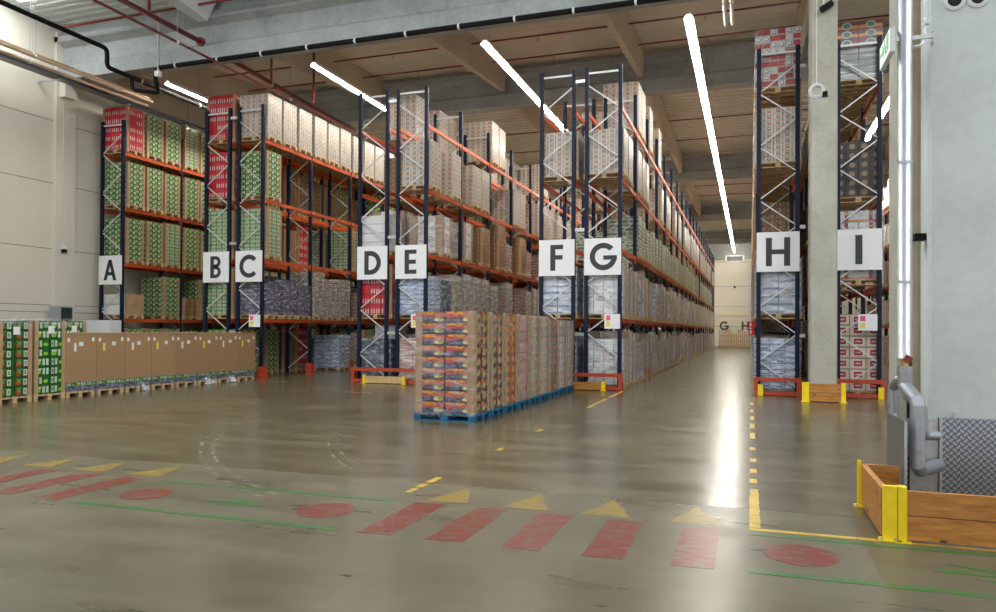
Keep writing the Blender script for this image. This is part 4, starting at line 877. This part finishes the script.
# ------------------------------------------------------------------ pipes
def pipe(label, pts, r, mat, clamps=0, name='pipe', cat='pipe', group=None, cm='white'):
    t = thing(name, label, cat, (0, 0, 0), group)
    b = MB(); b.tube(turned(pts, .18) if len(pts) > 2 else pts, r, mat, 12); b.build('tube', t, smooth=True)
    if clamps:
        a, c = Vector(pts[-2]), Vector(pts[-1])
        for k in range(clamps):
            p = a.lerp(c, (k+.5)/clamps); d = (c-a).normalized(); q = MB(); q.tube([p-d*.03, p+d*.03], r+.012, cm, 10); top = 10.5 if name == 'black_pipe' and abs(p.y-19.5) < .1 else (12.44 if p.y < 19.8 else zdeck(p.y)-.02); q.tube([p+Vector((0, 0, r)), Vector((p.x, p.y, top))], .006, 'grey', 6); q.build('clamp', t)
    return t
pipe('thick black pipe under the nearest girder running to the right', [(-18.75, 19.5, 9.85), (-18.75, 19.5, 10.36), (8, 19.5, 10.36)], .075, 'black', 16, 'black_pipe')
pipe('black pipe stepping down beneath the girder near the left wall', [(-20.26, 8, 10.99), (-20.26, 18.95, 10.99), (-20.26, 18.95, 10.38), (-20.26, 45, 10.30)], .075, 'black', 9, 'black_pipe')
pipe('U-shaped black branch pipe under the girder at upper left', [(-20.26, 20.0, 10.33), (-20.26, 20.0, 9.95), (-19.3, 20.2, 9.8), (-18.75, 19.55, 9.9)], .07, 'black', 0, 'black_pipe')
pipe('slim red sprinkler main crossing in front of the girder at upper left', [(-16.04, 9, 10.17), (-16.04, 60, 10.12)], .038, 'red_pipe', 9, 'red_pipe')
pipe('thick red sprinkler main entering the girder at upper left', [(-17.06, 9, 11.10), (-17.06, 19.66, 11.10)], .08, 'red_pipe', 0, 'red_pipe')
pipe('thick red sprinkler main sloping away behind the girder above rack C', [(-17.06, 20.3, 11.05), (-17.06, 45.5, 10.20)], .075, 'red_pipe', 4, 'red_pipe')
b = MB(); b.tube([(-17.06, 19.62, 11.10), (-17.06, 19.70, 11.10)], .15, 'red_pipe', 20); tag(b.build('pipe_collar'), 'round red pipe collar where the main enters the girder', 'collar')
for k, y in enumerate((24.65, 26.9, 33.0, 37.5, 41.5, 55.0, 59.0)):
    t = pipe('%s red sprinkler branch crossing under the roof deck' % ORD[k], [(-22.5, y, zdeck(y)-.35), (13, y, zdeck(y)-.35)], .03, 'red_pipe', 0, 'sprinkler_pipe', group='sprinkler branches')
    if k < 5:
        for q in range(12):
            b = MB(); x = -21+q*2.8; b.tube([(x, y, zdeck(y)-.38), (x, y, zdeck(y)-.52)], .02, 'brass', 6); b.tube([(x, y, zdeck(y)-.52), (x, y, zdeck(y)-.53)], .05, 'brass', 8); b.build('sprinkler_head', t)
for y, z, lab in ((20.6, 11.10, 'nearer short red riser above the thick red main'), (23.1, 11.0, 'farther short red riser above the thick red main')):
    pipe(lab, [(-15.0, y, 9.9), (-15.0, y, 11.9)], .04, 'red_pipe', 0, 'red_pipe')
pipe('vertical red drop pipe at the top left above the thick main', [(-17.0, 17.4, 11.2), (-17.0, 17.4, 12.4)], .05, 'red_pipe', 0, 'red_pipe')
pipe('red sprinkler pipe under the front roof deck', [(-22.5, 19.0, 11.98), (8, 19.0, 11.98)], .04, 'red_pipe', 0, 'red_pipe')
for dx, dz, w in ((0, 0, 'top'), (.12, -.13, 'middle'), (-.12, -.26, 'bottom')):
    pipe('%s of three copper-toned heater tubes along the left wall' % w, [(-21.42+dx, 6, 10.35+dz), (-21.42+dx, 22.0, 10.35+dz)], .05, 'tan_pipe', 5, 'heater_tube', 'tube', 'heater tubes')
b = MB(); b.box(-22.75, -22.35, 6, 19.6, 10.26, 10.36, 'dark_grey'); b.box(-22.75, -22.35, 19.6, 60, 10.26, 10.36, 'dark_grey')
for y in range(7, 60, 3): b.box(WL+.002, -22.4, y, y+.05, 10.20, 10.26, 'zinc')
tag(b.build('cable_tray'), 'dark cable tray along the left wall beneath the heater tubes', 'cable tray')
for x, lab in ((-.62, 'left of two hanging copper-toned tubes above the wide aisle'), (-.45, 'right of two hanging copper-toned tubes above the wide aisle')):
    pipe(lab, [(x, 12, 9.75), (x, 20.2, 9.75)], .045, 'tan_pipe', 3, 'heater_tube', 'tube', 'heater tubes')
t = thing('drop_rod', 'grey threaded rod with small white box hanging from the girder at left', 'rod', (-18.6, 19.45, 10.1))
b = MB(); b.tube([(0, 0, 0), (0, 0, 2.2)], .035, 'zinc', 8); b.build('rod', t); b = MB(); b.box(-.08, .08, -.08, .08, -.05, .12, 'white'); b.build('box', t)

# ------------------------------------------------------------------ floor markings
def mark(name, label, poly, mat, cat='floor marking', group=None, z=.002):
    b = MB(); b.v = [(x, y, z) for x, y in poly] + [(x, y, z-.0015) for x, y in poly]; n = len(poly)
    b.mi_(mat); b.f = [tuple(range(n))] + [tuple((i, n+i, n+(i+1) % n, (i+1) % n)) for i in range(n)]; b.mi = [0]*(n+1); b.uv = [[(0, 0)]*n] + [[(0, 0)]*4]*n
    return tag(b.build(name), label, cat, group)
def ragged(poly, seed, amp=.010, step=.07):
    r = random.Random(seed); out = []
    for (x0, y0), (x1, y1) in zip(poly, poly[1:]+poly[:1]):
        n = max(1, int(math.hypot(x1-x0, y1-y0)/step))
        for i in range(n): out.append((x0+(x1-x0)*i/n+r.uniform(-amp, amp), y0+(y1-y0)*i/n+r.uniform(-amp, amp)))
    return out
reds = [(-.395, 'rightmost'), (-1.045, 'second from right'), (-1.69, 'third from right'), (-2.33, 'fourth from right'), (-2.96, 'fifth from right'), (-6.62, 'third from left'), (-7.26, 'second from left'), (-7.93, 'leftmost')]
for i, (x, w) in enumerate(reds):
    mark('red_floor_bar', 'worn red painted floor bar, %s' % w, ragged([(x-.155, 5.49), (x+.155, 5.50), (x+.155, 6.64), (x-.155, 6.64)], i), 'mark_red', group='red floor bars')
for i, (x, w) in enumerate(((-.44, 'rightmost, above the rightmost red bar'), (-1.25, 'second from right'), (-2.02, 'third from right'), (-2.82, 'fourth from right'), (-6.62, 'nearest of the left group'), (-7.45, 'second of the left group'), (-8.28, 'third of the left group'))):
    mark('yellow_floor_triangle', 'worn yellow floor triangle pointing away, %s' % w, ragged([(x-.24, 6.74), (x+.22, 6.76), (x-.03, 7.40)], i+20, .016), 'mark_yellow', group='yellow floor triangles')
x = -9.1; mark('yellow_floor_triangle', 'yellow floor triangle cut by the left edge of the photo', ragged([(x-.24, 6.74), (x+.22, 6.76), (x-.03, 7.40)], 77, .016), 'mark_yellow', group='yellow floor triangles')
for x, y, rx, w in ((.375, 6.08, .27, 'right, before the timber barrier'), (-3.76, 6.06, .27, 'middle'), (-5.85, 6.02, .25, 'left')):
    mark('red_floor_disc', 'round worn red floor mark at %s' % w, ragged([(x+rx*math.cos(a*.3927), y+rx*1.05*math.sin(a*.3927)) for a in range(16)], 40+x, .008), 'mark_red', group='red floor discs')
for x0, x1, y, w in ((-6.20, -3.34, 6.60, 'rear green line left of the red bars'), (-6.26, -3.32, 5.50, 'front green line left of the red bars'), (0, 5, 6.57, 'rear green line before the timber barrier'), (0, 5, 5.545, 'front green line at lower right')):
    mark('green_floor_line', '%s on the floor' % w, ragged([(x0, y-.038), (x1, y-.038), (x1, y+.038), (x0, y+.038)], 60+x0, .007, .12), 'mark_green', group='green floor lines')
for x, w in ((-4.75, 'faint green arrow between the left green lines'), (1.62, 'faint green arrow between the right green lines')):
    mark('green_floor_arrow', w, ragged([(x-.38, 6.0), (x-.3, 6.06), (x+.18, 6.02), (x-.25, 6.2), (x-.15, 6.2), (x+.35, 6.0), (x-.05, 5.86), (x-.15, 5.88), (x+.15, 5.98), (x-.3, 5.98)], 90, .008), 'mark_green', group='green floor arrows')
mark('yellow_floor_line', 'yellow floor line in front of the timber barrier', [(0, 6.69), (5, 6.69), (5, 6.76), (0, 6.76)], 'line_yellow', group='yellow floor lines')
mark('yellow_floor_line', 'broad solid yellow floor line meeting the barrier line', ragged([(0, 6.77), (.09, 6.77), (.09, 8.45), (0, 8.45)], 5, .004), 'line_yellow', group='yellow floor lines')
ys = [8.75, 9.4, 10.2, 11.2, 12.4, 13.7, 15.0, 16.4, 18.0]
for i, y in enumerate(ys):
    mark('yellow_floor_dash', '%s yellow dash of the broken line leading to rack H' % ORD[i], ragged([(.0, y), (.08, y), (.08, y+(.28 if i < 4 else .7)), (0, y+(.28 if i < 4 else .7))], i, .006), 'line_yellow', group='yellow dashes toward rack H')
for i, (y0, y1) in enumerate(((7.02, 7.2), (7.28, 7.45), (7.53, 7.85), (9.9, 10.1), (12.0, 12.3), (16.0, 18.3), (18.6, 20.8))):
    mark('yellow_floor_dash', '%s yellow dash of the broken line leading to rack G' % ORD[i], ragged([(-3.42, y0), (-3.34, y0), (-3.34, y1), (-3.42, y1)], i, .006), 'line_yellow', group='yellow dashes toward rack G')
for i, (x0, x1, y) in enumerate(((-15.3, -12.4, 20.3), (-11.2, -9.6, 17.6))):
    mark('yellow_floor_dash', ('faint yellow floor line before the aisle between racks C and D', 'faint yellow floor line before racks D and E')[i], ragged([(x0, y), (x1, y), (x1, y+.07), (x0, y+.07)], i, .008), 'mark_yellow')

# ------------------------------------------------------------------ camera
f, yaw, pitch, roll, cy = 738.19, .329005, .0083007, .0054010, 323.984
s, c = math.sin(yaw), math.cos(yaw)
r = Vector((c, s, 0)); fw = Vector((-s*math.cos(pitch), c*math.cos(pitch), math.sin(pitch))); u = r.cross(fw)
r2 = r*math.cos(roll) + u*math.sin(roll); u2 = u*math.cos(roll) - r*math.sin(roll)
cam = bpy.data.cameras.new('camera'); co = bpy.data.objects.new('camera', cam); C.objects.link(co)
mt = Matrix(((r2.x, u2.x, -fw.x, 0), (r2.y, u2.y, -fw.y, 0), (r2.z, u2.z, -fw.z, 1.7), (0, 0, 0, 1))); co.matrix_world = mt
cam.sensor_fit = 'HORIZONTAL'; cam.sensor_width = 36; cam.lens = f*36/996; cam.shift_y = (cy-306)/996; cam.clip_end = 300
bpy.context.scene.camera = co

# ------------------------------------------------------------------ light
w = bpy.data.worlds.new('World'); bpy.context.scene.world = w; w.use_nodes = True
bg = w.node_tree.nodes['Background']; bg.inputs[0].default_value = (.93, .97, 1, 1); bg.inputs[1].default_value = .72
sc = bpy.context.scene
sc.view_settings.view_transform = 'Standard'; sc.view_settings.look = 'None'; sc.view_settings.gamma = 1; sc.view_settings.exposure = 0.6
sc.cycles.max_bounces = 8; sc.cycles.diffuse_bounces = 4; sc.cycles.transparent_max_bounces = 12; sc.cycles.sample_clamp_indirect = 8
